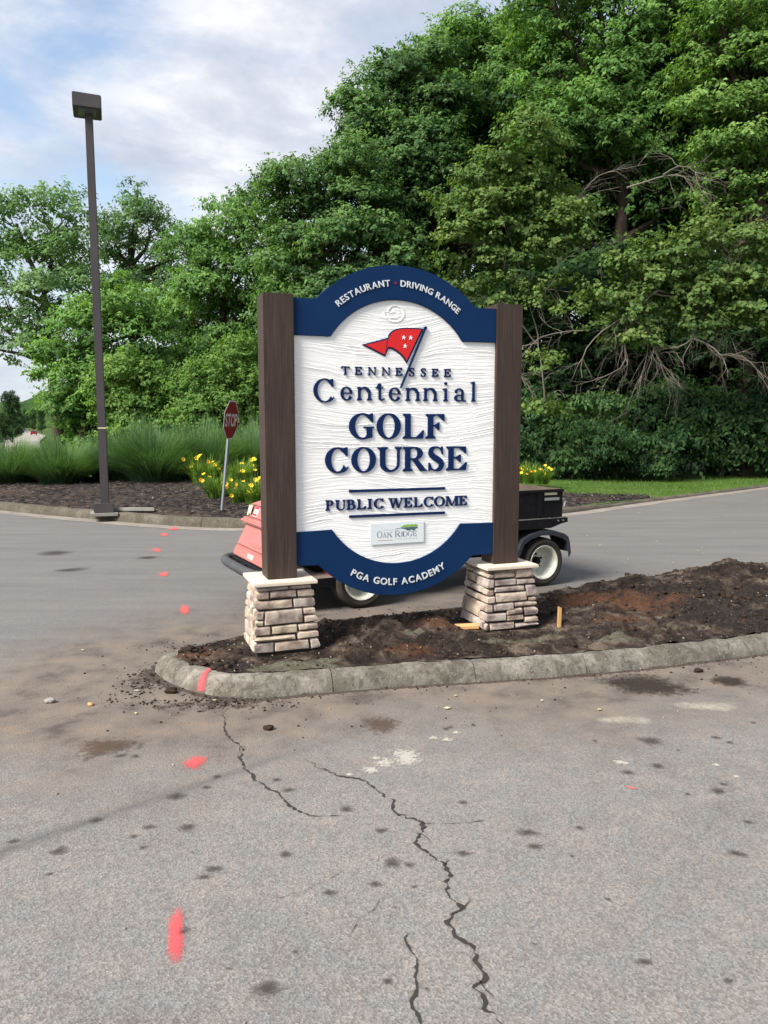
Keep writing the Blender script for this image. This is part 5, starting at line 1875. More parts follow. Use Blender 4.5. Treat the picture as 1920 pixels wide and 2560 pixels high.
# floor deck and chassis
MB().box((.48, 0, .275), (.62, 1.12, .018)).build('floor_deck', M['deck'], CART, bevel=0.003)
MB().box((.47, .562, .245), (.62, .012, .075)).build('deck_skirt', M['cart_black'], CART)
MB().box((.47, -.562, .245), (.62, .012, .075)).build('deck_skirt', M['cart_black'], CART)
br = MB().box((.145, .575, .245), (.035, .02, .08)).build('step_bracket', M['steel'], CART, bevel=0.002)
MB().lathe([(.010, .586), (.010, .592), (.001, .592)], 12, lambda a, b, h: (.145 + a, h, .25 + b)).build('bolt', M['steel'], br)
MB().box((-1.0, 0, .30), (2.6, .62, .10)).build('chassis', M['cart_black'], CART)
MB().hexa([(.22, -.5, .285), (.25, -.5, .285), (.25, .5, .285), (.22, .5, .285), (.05, -.5, .52), (.08, -.5, .52), (.08, .5, .52), (.05, .5, .52)]).build('seat_front_panel', M['cart_red_dark'], CART)
MB().box((-.25, 0, .50), (.62, 1.04, .16)).build('seat_box', M['cart_red_dark'], CART, bevel=0.02)
for y in (-.27, .27):
    s1 = MB().box((-.18, y, .64), (.45, .46, .12)).build('seat', M['seat'], CART, bevel=0.03)
    MB().box((-.42, y, .86), (.10, .46, .40), (0, R(-12), 0)).build('backrest', M['seat'], s1, bevel=0.03)
MB().tube([(.42, .27, .84), (.16, .27, .98)], .014, 8).build('steering_column', M['cart_black'], CART)
rr = []
for k_ in range(25):
    t_ = 2 * math.pi * k_ / 24
    rr.append((.16 + .17 * math.cos(t_) * .45, .27 + .17 * math.sin(t_), .985 + .17 * math.cos(t_) * .89 * .5))
MB().tube(rr, .012, 8, cap=False).build('steering_wheel', M['cart_black'], CART, smooth=True)
# dump bed
bx0, bx1, bw, bz0, bz1 = -2.13, -.80, .60, .665, .935
bed = MB().box(((bx0 + bx1) / 2, bw, (bz0 + bz1) / 2), (bx1 - bx0, .022, bz1 - bz0)).build('bed_side', M['cart_black'], CART, bevel=.003)
MB().box(((bx0 + bx1) / 2, -bw, (bz0 + bz1) / 2), (bx1 - bx0, .022, bz1 - bz0)).build('bed_side', M['cart_black'], CART, bevel=.003)
MB().box((bx1, 0, (bz0 + bz1) / 2), (.022, 2 * bw - .024, bz1 - bz0)).build('bed_front', M['bed_in'], CART)
tg = MB().box((bx0, 0, (bz0 + bz1) / 2), (.022, 2 * bw - .024, bz1 - bz0)).build('tailgate', M['bed_in'], CART)
MB().box((bx0 - .013, 0, (bz0 + bz1) / 2), (.004, 2 * bw - .03, bz1 - bz0 - .01)).build('tailgate_skin', M['cart_black'], tg)
MB().box(((bx0 + bx1) / 2, 0, bz0 + .012), (bx1 - bx0 - .03, 2 * bw - .03, .02)).build('bed_floor', M['bed_in'], CART)
MB().box(((bx0 + bx1) / 2, bw + .018, bz1 - .012), (bx1 - bx0, .014, .022)).build('bed_rim', M['cart_black'], bed)
for x in (-1.85, -1.5, -1.15):
    MB().box((x, bw + .016, (bz0 + bz1) / 2 - .01), (.045, .010, bz1 - bz0 - .05)).build('bed_rib', M['cart_black'], bed)
MB().box((-1.98, bw + .0135, bz1 - .040), (.15, .003, .022)).build('warning_label', M['label_cream'], bed)
MB().box((-1.99, bw + .020, bz1 - .090), (.17, .016, .026)).build('latch_bar', M['steel'], bed, bevel=.002)
MB().tube([(-2.125, bw + .02, bz1 - .09), (-2.15, bw + .02, bz1 - .12), (-2.14, bw + .02, bz1 - .17)], .010, 8).build('latch_hook', M['steel'], bed)
MB().prism([(-2.20, .655), (-2.20, .612), (-2.12, .60), (-2.0, .565), (-1.2, .565), (-.9, .60), (-.85, .655)], bw - .05, bw + .01, lambda x, y, h: (x, h, y)).build('bed_frame', M['cart_black'], CART, bevel=.002)
MB().prism([(-2.20, .655), (-2.20, .612), (-2.12, .60), (-2.0, .565), (-1.2, .565), (-.9, .60), (-.85, .655)], -bw - .01, -bw + .05, lambda x, y, h: (x, h, y)).build('bed_frame', M['cart_black'], CART, bevel=.002)
MB().box((-1.5, bw + .008, .659), (1.3, .004, .005)).build('frame_lip', M['steel'], CART)
for x in (-2.08, -2.14):
    MB().lathe([(.008, bw + .01), (.008, bw + .018), (.001, bw + .018)], 8, lambda a, b, h: (x + a, h, .632 + b)).build('bolt', M['steel'], CART)
MB().prism([(-2.03, .57), (-1.98, .47), (-1.3, .40), (-1.2, .57)], bw - .20, bw - .16, lambda x, y, h: (x, h, y)).build('lift_bracket', M['cart_black'], CART)
MB().prism([(-2.03, .57), (-1.98, .47), (-1.3, .40), (-1.2, .57)], -bw + .16, -bw + .20, lambda x, y, h: (x, h, y)).build('lift_bracket', M['cart_black'], CART)


def fender(x, y0, y1):
    pts = [(x + .315, .31), (x + .33, .36), (x + .27, .475), (x + .18, .520), (x + .05, .545), (x - .10, .540), (x - .22, .50), (x - .27, .47), (x - .29, .42), (x - .305, .33), (x - .31, .32)]
    inn = [(x - .290, .32), (x - .285, .33), (x - .27, .41), (x - .25, .455), (x - .22, .478), (x - .10, .512), (x + .05, .517), (x + .17, .495), (x + .25, .455), (x + .305, .36), (x + .31, .30)]
    o_ = MB()
    n_ = len(pts)
    vs = []
    for h in (y0, y1):
        vs += [(a, h, b) for a, b in pts] + [(a, h, b) for a, b in inn[::-1]]
    fs = []
    for k_ in range(n_ - 1):
        fs += [(k_, k_ + 1, 2 * n_ + k_ + 1, 2 * n_ + k_), (n_ + k_, 3 * n_ + k_, 3 * n_ + k_ + 1, n_ + k_ + 1), (k_, n_ + k_, n_ + k_ + 1, k_ + 1), (2 * n_ + k_, 2 * n_ + k_ + 1, 3 * n_ + k_ + 1, 3 * n_ + k_)]
    fs += [(0, 2 * n_, 3 * n_, n_), (n_ - 1, 2 * n_ - 1, 4 * n_ - 1, 3 * n_ - 1)]
    o_.add(vs, fs)
    # outer lip
    return o_


for s__ in (1, -1):
    ff = fender(-1.93, .36 * s__, .62 * s__).build('fender', M['fender'], CART, smooth=True)
    lip = [(-1.93 + .335, .30), (-1.93 + .33, .36), (-1.93 + .27, .475), (-1.93 + .18, .520), (-1.93 + .05, .545), (-2.03, .540), (-2.16, .50), (-2.205, .47), (-2.225, .42), (-2.24, .33), (-2.245, .31)]
    low_ = [(x * .92 - 1.93 * .08, z - .045) for x, z in lip]
    fs_ = MB()
    n_ = len(lip)
    vs = [(a, .618 * s__, b) for a, b in lip] + [(a, .618 * s__, b) for a, b in low_] + [(a, .610 * s__, b) for a, b in lip] + [(a, .610 * s__, b) for a, b in low_]
    fs_.add(vs, [(k_, k_ + 1, n_ + k_ + 1, n_ + k_) for k_ in range(n_ - 1)] + [(2 * n_ + k_, 3 * n_ + k_, 3 * n_ + k_ + 1, 2 * n_ + k_ + 1) for k_ in range(n_ - 1)] + [(n_ + k_, n_ + k_ + 1, 3 * n_ + k_ + 1, 3 * n_ + k_) for k_ in range(n_ - 1)])
    fs_.build('fender_lip', M['fender'], ff, smooth=True)
MB().box((-1.93, 0, .235), (.07, .9, .07)).build('rear_axle', M['cart_black'], CART)
MB().box((0, 0, .235), (.06, .9, .06)).build('front_axle', M['cart_black'], CART)

# ------------------------------------------------------------------ foliage
def leaf_cloud(O, D, nleaf, L, size, r, up_bias=0.6, droop=0.25, width=0.55, tint0=None, spread=1.0, aspect_round=False):
    """leaves along little twigs: O origins, D directions (n,3)"""
    n_ = len(O)
    Z = np.array([0, 0, 1.0])
    S = np.cross(D, Z)
    S /= (np.linalg.norm(S, axis=1)[:, None] + 1e-6)
    m_ = n_ * nleaf
    t_ = np.tile(np.linspace(0.1, 1, nleaf), n_) + r.normal(0, .05, m_)
    sd = np.tile(np.where(np.arange(nleaf) % 2 == 0, 1.0, -1.0), n_)
    Oo = np.repeat(O, nleaf, 0)
    Dd = np.repeat(D, nleaf, 0)
    Ss = np.repeat(S, nleaf, 0)
    Ll = L * r.uniform(.7, 1.25, n_).repeat(nleaf)
    base_ = Oo + Dd * (t_ * Ll)[:, None] + np.array([0, 0, -1.0]) * (droop * (t_ ** 2) * Ll)[:, None]
    base_ += r.normal(0, 0.05 * spread, (m_, 3)) * L / .45
    ld_ = Dd * r.uniform(.05, .5, m_)[:, None] + Ss * (sd * r.uniform(.3, 1.1, m_))[:, None] + r.normal(0, .35, (m_, 3)) + Z * (-droop * 1.2 - .15)
    ld_ /= np.linalg.norm(ld_, axis=1)[:, None]
    nn_ = Z * up_bias + r.normal(0, .33, (m_, 3)) + Dd * 0.95
    wd_ = np.cross(ld_, nn_)
    wd_ /= (np.linalg.norm(wd_, axis=1)[:, None] + 1e-6)
    nrm_ = np.cross(wd_, ld_)
    s_l = size * r.uniform(.6, 1.3, m_)
    a = base_
    c_ = base_ + ld_ * s_l[:, None] - nrm_ * (0.12 * s_l)[:, None]
    md = base_ + ld_ * (0.42 * s_l)[:, None]
    b_ = md + wd_ * (width * s_l / 2)[:, None] + nrm_ * (0.08 * s_l)[:, None]
    d_ = md - wd_ * (width * s_l / 2)[:, None] + nrm_ * (0.08 * s_l)[:, None]
    Vv = np.stack([a, b_, c_, d_], 1).reshape(-1, 3)
    ti = r.normal(0.50, .15, m_)
    if tint0 is not None:
        ti += np.repeat(tint0, nleaf)
    return Vv, np.clip(ti, 0, 1)


def unit(r, n_, zmin=-0.4):
    d = r.normal(0, 1, (int(n_ * 3) + 20, 3))
    d /= np.linalg.norm(d, axis=1)[:, None]
    d = d[d[:, 2] > zmin]
    return d[:n_]


def make_crown(name, lobes, n_clump, sprays, nleaf, size, L, m, seedv, clump_r=(.4, .8), width=.55, droop=.25, core=0.10, flat=.65, updir=0.15, trunk_h=None, trunk_r=.2, parent=None, bark='bark', leany=0, wisps=0):
    """crown mesh + trunk mesh from a list of lobes (x,y,z,rx,ry,rz)"""
    r = np.random.default_rng(seedv)
    lob = np.array(lobes, float)
    area = (lob[:, 3] * lob[:, 5] + lob[:, 3] * lob[:, 4])
    cnt = np.maximum(1, (n_clump * area / area.sum()).astype(int))
    CC, CD, LI = [], [], []
    for i_, l in enumerate(lob):
        d = unit(r, cnt[i_], -0.55)
        rad = r.uniform(.62, 1.04, len(d))[:, None]
        c = l[:3] + d * l[3:6] * rad
        # drop clumps buried deep inside other lobes
        keep = np.ones(len(c), bool)
        for j_, l2 in enumerate(lob):
            if j_ != i_:
                q = (((c - l2[:3]) / l2[3:6]) ** 2).sum(1)
                keep &= q > 0.40
        CC.append(c[keep])
        CD.append(d[keep])
        LI.append(np.full(keep.sum(), i_))
    CC, CD, LI = np.concatenate(CC), np.concatenate(CD), np.concatenate(LI)
    nc = len(CC)
    cr = r.uniform(*clump_r, nc)
    ct_ = r.normal(0, .10, nc)
    O, D, T0 = [], [], []
    for i_ in range(nc):
        k_ = max(4, int(sprays * (cr[i_] / np.mean(clump_r)) ** 2))
        d = unit(r, k_, -0.35)
        o_ = CC[i_] + d * np.array([1, 1, flat]) * (cr[i_] * r.uniform(.25, 1.0, len(d)) ** .6)[:, None]
        dd = d * np.array([1, 1, .35]) + CD[i_] * .6 + np.array([0, 0, updir])
        O.append(o_)
        D.append(dd)
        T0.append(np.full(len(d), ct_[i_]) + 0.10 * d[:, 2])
    if core:
        # sparse inner foliage so that the crown is not hollow
        kn = int(sum(map(len, O)) * core)
        li = r.choice(len(lob), kn, p=area / area.sum())
        d = unit(r, kn, -1.1)
        O.append(lob[li, :3] + d * lob[li, 3:6] * (r.uniform(.1, .75, kn) ** .5)[:, None])
        D.append(unit(r, kn, -.5))
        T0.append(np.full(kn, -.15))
    if wisps:
        li = r.choice(nc, wisps)
        o_ = CC[li] + CD[li] * (cr[li] * r.uniform(.9, 1.3, wisps))[:, None]
        O.append(o_)
        D.append(CD[li] * .8 + np.array([0, 0, .6]))
        T0.append(np.full(wisps, .1))
    O, D, T0 = np.concatenate(O), np.concatenate(D), np.concatenate(T0)
    D /= np.linalg.norm(D, axis=1)[:, None]
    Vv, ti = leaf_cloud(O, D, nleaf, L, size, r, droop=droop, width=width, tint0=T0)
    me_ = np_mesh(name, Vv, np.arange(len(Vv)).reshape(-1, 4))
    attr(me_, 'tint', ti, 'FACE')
    me_.materials.append(m)
    # trunk, limbs and branches
    tb = MB()
    zt = lob[:, 2].max()
    base_x = 0.0
    if trunk_h is None:
        trunk_h = zt * .8
    tp_ = []
    nseg = 7
    for q in range(nseg + 1):
        f = q / nseg
        tp_.append((leany * f + .12 * math.sin(f * 4 + seedv), .10 * math.cos(f * 3 + seedv), -0.3 + (trunk_h + .3) * f))
    tb.tube(tp_, [trunk_r * (1 - .75 * q / nseg) * (1.35 if q == 0 else 1) for q in range(nseg + 1)], 9)
    tpn = np.array(tp_)
    for i_, l in enumerate(lob):
        # attach each lobe to the trunk
        h_ = min(max(l[2] - l[5] * 1.0, trunk_h * .25), trunk_h * .9)
        a = np.array([np.interp(h_, tpn[:, 2], tpn[:, 0]), np.interp(h_, tpn[:, 2], tpn[:, 1]), h_])
        b = l[:3]
        mid = (a + b) / 2 + np.array([0, 0, -.08 * np.linalg.norm(b - a)]) + r.normal(0, .12, 3)
        rr_ = trunk_r * .42
        tb.tube([a, mid, b], [rr_, rr_ * .7, rr_ * .35], 6, cap=False)
        sel = np.where(LI == i_)[0]
        for k_ in sel[: max(3, int(len(sel) * .55))]:
            s_pt = mid + (b - mid) * r.uniform(.1, 1)
            e_pt = CC[k_]
            mm_ = (s_pt + e_pt) / 2 + r.normal(0, .10, 3)
            tb.tube([s_pt, mm_, e_pt], [rr_ * .30, rr_ * .2, rr_ * .08], 4, cap=False)
    tm = tb.mesh('trunk', smooth=True)
    tm.materials.append(M[bark])
    return me_, tm


def tree(name, me_c, me_t, loc, label, rz=0.0, sc=1.0, cat='tree', group=None, cname='crown'):
    root = empty(name, loc, rz, label=label, cat=cat, group=group)
    root.scale = (sc, sc, sc) if not hasattr(sc, '__len__') else sc
    if me_t:
        t_ = bpy.data.objects.new('trunk', me_t)
        COL.objects.link(t_)
        t_.parent = root
    c = bpy.data.objects.new(cname, me_c)
    COL.objects.link(c)
    c.parent = root
    return root


def top_z(y_disp, Y):
    return float(AT(960, y_disp * K, Y)[2])


def xat(x_disp, Y):
    return float(AT(x_disp * K, 1100, Y)[0])


def sil_lobes(Y, pts, base, depth=0.8, seedv=1):
    """lobes given by where they stand against the sky: (x, y, r) in photo units, at distance Y"""
    r = random.Random(seedv)
    out = []
    for p in pts:
        x, y, rr_ = p[:3]
        dy = p[3] if len(p) > 3 else 0.0
        q = AT(x * K, y * K, Y + dy)
        rad = rr_ * K / FPX * (Y + dy)
        out.append((q[0] - base[0], q[1] - base[1] + r.uniform(-.3, .3), q[2] - base[2], rad, rad * depth, rad * .92))
    return out


def sky_tree(name, Y, bx_, pts, label, m, seedv, clumps, sprays, nleaf, size, L, cat='tree', baseZ=0.0, group=None, **kw):
    base_ = np.array([xat(bx_, Y), Y, baseZ])
    lob = sil_lobes(Y, pts, base_, seedv=seedv, depth=kw.pop('depth', .8))
    me_c, me_t = make_crown(name, lob, clumps, sprays, nleaf, size, L, m, seedv, **kw)
    return tree(name, me_c, me_t, tuple(base_), label, cat=cat, group=group)


GT = 'broadleaf trees along the wood edge'
# left to right
sky_tree('maple_tree', 29, 120, [(-40, 560, 95), (30, 480, 70), (120, 490, 75), (120, 600, 80), (20, 680, 90), (170, 560, 60, 2), (-30, 750, 40), (40, 745, 45), (190, 640, 60), (110, 730, 70), (-60, 660, 80)],
         'airy dark maple at far left with sky showing through its low branches', M['leaf_grey'], 1, 120, 15, 15, .15, .55, depth=.5, core=.03, trunk_r=.26, group=GT, clump_r=(.35, .75), flat=.5)
sky_tree('poplar_tree', 33, 300, [(292, 405, 14), (293, 440, 32), (285, 500, 50), (330, 500, 40), (300, 570, 70), (250, 590, 50), (360, 575, 42), (380, 560, 26), (300, 660, 90), (400, 640, 55), (245, 520, 25)],
         'tall narrow pointed tree rising just right of the lamp post', M['leaf_grey'], 2, 95, 16, 14, .15, .5, depth=.6, core=.05, trunk_r=.24, group=GT, clump_r=(.35, .75))
sky_tree('sycamore_tree', 24.5, 190, [(260, 650, 48), (200, 720, 65), (130, 790, 50), (260, 760, 80), (185, 850, 65), (150, 870, 38), (230, 850, 90), (150, 915, 35), (310, 720, 50), (310, 840, 70), (170, 920, 50), (150, 955, 28), (200, 955, 40), (265, 955, 40), (320, 940, 45)],
         'rounded pale green tree behind the lamp post and tall grasses', M['leaf_mid'], 3, 170, 17, 15, .13, .42, trunk_r=.20, group=GT, clump_r=(.25, .55))
sky_tree('walnut_tree', 27, 480, [(490, 490, 62), (540, 470, 50), (430, 560, 65), (550, 560, 80), (480, 620, 90), (620, 600, 70), (400, 680, 70), (500, 720, 90), (600, 700, 80), (380, 770, 60), (450, 800, 80), (570, 790, 80), (670, 640, 60), (420, 880, 60), (540, 880, 70)],
         'broad bright green tree left of the sign with feathery drooping sprays', M['leaf_mid'], 4, 260, 19, 16, .125, .5, trunk_r=.28, group=GT, clump_r=(.3, .65), droop=.5)
sky_tree('leafy_shrub', 22.5, 290, [(280, 800, 42), (245, 830, 35), (325, 825, 38), (260, 880, 50), (320, 890, 50), (230, 900, 30), (290, 930, 45)],
         'glowing yellow green shrub between the lamp post and stop sign', M['leaf_bright'], 5, 90, 15, 14, .10, .34, cat='shrub', trunk_r=.07, trunk_h=1.2, clump_r=(.2, .38), group='shrubs under the trees')
sky_tree('leafy_shrub', 22.2, 500, [(520, 790, 50), (450, 830, 50), (540, 860, 55), (420, 870, 45), (470, 900, 50), (560, 920, 40), (400, 910, 40), (530, 935, 50)],
         'mid green shrub behind the stop sign with layered sprays', M['leaf_bright'], 6, 110, 15, 14, .105, .38, cat='shrub', trunk_r=.08, trunk_h=1.3, clump_r=(.22, .42), group='shrubs under the trees')
sky_tree('vine_covered_tree', 24, 700, [(640, 400, 55), (610, 440, 40), (700, 420, 60), (760, 370, 50), (680, 500, 75), (780, 470, 80), (740, 560, 90), (840, 560, 80), (640, 570, 60), (700, 650, 90), (820, 660, 90), (620, 680, 60)],
         'dark vine covered tree directly above the left half of the sign', M['leaf_dark'], 7, 230, 19, 15, .125, .4, trunk_r=.26, group=GT, clump_r=(.25, .6), wisps=60)
sky_tree('tulip_tree', 25.5, 860, [(795, 270, 45), (760, 290, 28), (860, 160, 42), (850, 240, 65), (900, 330, 85), (830, 370, 80), (940, 210, 60), (960, 430, 90), (870, 470, 90), (820, 180, 22), (760, 240, 22), (930, 130, 40)],
         'dark glossy tree stepping up against the sky above the sign', M['leaf_dark'], 8, 230, 20, 15, .135, .42, trunk_r=.3, group=GT, clump_r=(.28, .65), wisps=70)
sky_tree('oak_tree', 28, 1060, [(1010, 110, 55), (1060, 160, 80), (960, 130, 40), (1000, 240, 80), (1100, 260, 100), (1150, 100, 70), (1030, 370, 100), (1120, 420, 110), (1020, 500, 90), (1040, 80, 30)],
         'tall green tree behind the sign top, crown reaching into blue sky', M['leaf_mid'], 9, 230, 18, 15, .15, .48, trunk_r=.35, group=GT, clump_r=(.35, .75), wisps=40)
sky_tree('sweetgum_tree', 25, 1330, [(1180, -10, 85), (1280, -60, 110), (1250, 80, 110), (1380, 40, 120), (1200, 180, 90), (1330, 190, 120), (1440, 160, 110), (1290, 300, 110), (1400, 310, 110), (1180, 300, 80), (1490, 10, 100), (1350, 420, 100), (1460, 430, 90)],
         'tallest green tree right of centre running out of the frame top', M['leaf_mid'], 10, 310, 19, 15, .14, .45, trunk_r=.36, group=GT, clump_r=(.3, .7))
sky_tree('sweetgum_tree', 22.5, 1610, [(1600, 60, 100), (1680, 160, 110), (1560, 200, 80), (1640, 290, 90), (1700, 20, 100), (1550, 90, 80), (1570, 320, 70), (1680, 400, 90), (1590, 420, 80)],
         'bright leaved tree filling the upper right corner', M['leaf_bright'], 11, 200, 17, 14, .135, .42, trunk_r=.33, group=GT, clump_r=(.28, .6))


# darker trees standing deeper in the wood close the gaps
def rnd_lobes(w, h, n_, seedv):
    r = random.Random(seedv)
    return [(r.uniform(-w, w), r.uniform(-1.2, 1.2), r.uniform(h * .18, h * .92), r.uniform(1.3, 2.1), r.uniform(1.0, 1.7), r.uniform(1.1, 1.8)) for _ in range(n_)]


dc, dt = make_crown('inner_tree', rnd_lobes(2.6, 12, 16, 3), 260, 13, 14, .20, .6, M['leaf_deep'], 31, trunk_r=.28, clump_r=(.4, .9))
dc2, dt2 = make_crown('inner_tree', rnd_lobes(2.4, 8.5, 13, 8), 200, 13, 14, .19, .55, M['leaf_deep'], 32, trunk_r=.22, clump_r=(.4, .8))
INNER = [(2.0, 29.5, 1.0, 0, 0), (5.6, 29.0, 1.25, 2, 0), (9.4, 28.2, 1.3, 1, 0), (12.8, 27.0, 1.35, 4, 0), (16.0, 27.0, 1.2, 5, 0), (-1.0, 29.5, .62, 3, 0), (-4.3, 30.5, .58, 1, 1), (-7.5, 30.5, .62, 2, 1), (-10.6, 31.5, .55, 3, 1),
         (3.9, 25.2, .80, 5, 1), (7.2, 24.9, .82, 1, 1), (10.6, 24.4, .9, 2, 1), (13.6, 24.8, 1.0, 3, 1), (0.5, 25.8, .7, 0, 1), (-2.5, 26.2, .6, 1, 1)]
INL = ['tall shaded tree directly behind the top of the sign', 'tall shaded tree behind the thin grey redbud', 'tall shaded tree deep behind the bare arching branches', 'tall shaded tree deep in the wood near the right frame edge', 'tall shaded tree beyond the right frame edge',
       'shaded tree behind the left half of the sign', 'shaded tree behind the left sign post', 'shaded tree behind the broad tree and the stop sign', 'shaded tree deep behind the lamp post', 'shaded understorey tree right of the right sign post',
       'shaded understorey tree above the parked dump bed', 'shaded understorey tree behind the middle of the grass verge', 'shaded understorey tree at the right end of the verge', 'shaded understorey tree hidden behind the sign board', 'shaded understorey tree behind the daylilies and left sign post']
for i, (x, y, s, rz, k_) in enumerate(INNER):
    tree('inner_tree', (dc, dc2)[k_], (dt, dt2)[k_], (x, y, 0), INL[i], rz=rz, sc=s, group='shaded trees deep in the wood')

# undergrowth shrubs along the wood edge, right of the sign
uc = []
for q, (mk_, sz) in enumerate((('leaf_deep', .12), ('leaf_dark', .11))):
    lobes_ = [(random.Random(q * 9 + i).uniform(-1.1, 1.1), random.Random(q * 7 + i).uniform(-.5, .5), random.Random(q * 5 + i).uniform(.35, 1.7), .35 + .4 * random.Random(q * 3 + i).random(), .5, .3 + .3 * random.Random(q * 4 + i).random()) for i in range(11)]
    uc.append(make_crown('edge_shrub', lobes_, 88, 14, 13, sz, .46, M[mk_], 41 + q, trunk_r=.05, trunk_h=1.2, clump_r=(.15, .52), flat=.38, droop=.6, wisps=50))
EDGE = [(2.6, 21.4, 1.0, 0, 0, 'low dark shrub just right of the sign post'), (4.4, 21.8, 1.15, 2, 0, 'dark shrub on the wood edge above the black dump bed'), (6.1, 21.6, 1.05, 4, 1, 'greener shrub with layered sprays on the wood edge'), (7.9, 22.0, 1.2, 1, 0, 'broad dark shrub at the middle of the right wood edge'),
        (9.6, 22.2, 1.1, 3, 0, 'dark shrub overhanging the grass verge at right'), (11.4, 22.8, 1.2, 5, 1, 'rightmost shrub on the wood edge at the frame side'), (0.6, 22.0, 1.1, 2, 0, 'dark shrub hidden behind the sign board'), (-1.6, 22.4, 1.2, 1, 1, 'shrub behind the left post of the sign'),
        (3.5, 20.6, .62, 3, 0, 'small low bush in front of the dark shrubs right of the sign'), (5.4, 20.5, .58, 5, 0, 'low spreading bush at the back of the verge, second from the sign'), (7.0, 20.9, .6, 2, 0, 'low spreading bush in the middle of the verge'), (13.0, 23.4, 1.3, 2, 0, 'shrub beyond the right frame edge')]
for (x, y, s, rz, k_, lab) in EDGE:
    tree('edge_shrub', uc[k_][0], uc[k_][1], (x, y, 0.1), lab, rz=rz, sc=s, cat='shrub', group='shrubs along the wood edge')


# redbuds with bare arching branches in front of the wood
def redbud(Y, bx_, mains, leafpts, label, seedv, n_tw=6, clumps=90, sprays=10):
    r = np.random.default_rng(seedv)
    base_ = np.array([xat(bx_, Y), Y, 0.1])
    root = empty('redbud_tree', tuple(base_), 0, label=label, cat='tree', group='redbuds in front of the wood')
    tb = MB()

    def tw(p, d, ln, rad, lev):
        n_ = 6
        pts = [p]
        for k_ in range(n_):
            d = d + r.normal(0, .16, 3) + np.array([0, 0, -.05])
            d = d / np.linalg.norm(d)
            pts.append(pts[-1] + d * ln / n_)
        tb.tube(pts, [rad * (1 - .8 * k_ / n_) for k_ in range(n_ + 1)], 5 if lev < 2 else 3, cap=False)
        if lev < 3:
            for k_ in range(3 if lev < 2 else 2):
                q = r.integers(1, n_)
                dd = (pts[q + 1] - pts[q]) / np.linalg.norm(pts[q + 1] - pts[q]) + r.normal(0, .55, 3) * np.array([1, .6, .8])
                tw(pts[q], dd / np.linalg.norm(dd), ln * r.uniform(.45, .75), rad * .5, lev + 1)
    for mn in mains:
        pts = [AT(x * K, y * K, Y + dy) - base_ for x, y, dy in mn[1:]]
        L = smooth_line([tuple(p) for p in pts], .25)
        n_ = len(L)
        L = L + np.cumsum(r.normal(0, .02, (n_, 3)), 0)
        tb.tube([tuple(p) for p in L], [mn[0] * .55 * (1 - .75 * k_ / n_) for k_ in range(n_)], 6, cap=False)
        for k_ in range(n_tw):
            q = r.integers(int(n_ * .2), n_ - 1)
            dd = (L[min(q + 1, n_ - 1)] - L[q - 1])
            dd = dd / np.linalg.norm(dd) + r.normal(0, .6, 3) * np.array([1, .6, .7])
            tw(L[q], dd / np.linalg.norm(dd), r.uniform(.5, 1.25), mn[0] * .20, 1)
    tb.build('branches', M['twig'], root, smooth=True)
    lob = sil_lobes(Y, leafpts, base_, seedv=seedv, depth=.45)
    me_c, _ = make_crown('crown', lob, clumps, sprays, 12, .105, .34, M['leaf_redbud'], seedv, clump_r=(.18, .40), width=.95, droop=.12, core=0.0, flat=.35, updir=.05)
    c = bpy.data.objects.new('crown', me_c)
    COL.objects.link(c)
    c.parent = root
    return root


redbud(19.5, 1500, [(.055, (1530, 640, .6), (1520, 690, .3), (1499, 732, 0), (1443, 749, 0), (1400, 742, 0)),
                    (.055, (1445, 640, .3), (1412, 634, 0), (1352, 687, 0), (1303, 718, 0), (1261, 764, 0), (1258, 816, 0)),
                    (.045, (1499, 732, 0), (1530, 745, -.1), (1555, 767, -.2), (1604, 771, -.2), (1652, 816, -.3)),
                    (.04, (1412, 745, 0), (1425, 780, 0), (1440, 809, 0), (1470, 830, 0)),
                    (.04, (1352, 687, 0), (1348, 730, 0), (1345, 781, 0), (1286, 819, 0)),
                    (.04, (1412, 634, 0), (1480, 650, 0), (1540, 690, 0), (1560, 730, 0)),
                    (.03, (1258, 715, 0), (1200, 720, 0), (1160, 735, 0), (1120, 790, 0)),
                    (.03, (1352, 687, 0), (1395, 705, -.2), (1400, 760, -.2), (1380, 820, -.2)),
                    (.035, (1572, 620, 0), (1572, 554, -.2), (1540, 515, -.2)), (.03, (1572, 554, -.2), (1600, 520, -.2), (1640, 505, -.2)),
                    (.07, (1560, 1030, 2.9), (1570, 900, 2.6), (1550, 760, 1.8), (1530, 640, .6))],
       [(1320, 640, 45), (1400, 580, 60), (1480, 540, 60), (1560, 520, 65), (1640, 560, 75), (1430, 650, 75), (1530, 640, 85), (1640, 660, 75), (1290, 700, 35), (1380, 720, 60), (1500, 700, 45), (1620, 690, 45), (1240, 690, 25), (1180, 800, 30), (1170, 860, 25), (1200, 900, 20)],
       'redbud with reddish green leaves and bare arching grey branches at right', 51, 9, 150, 10)
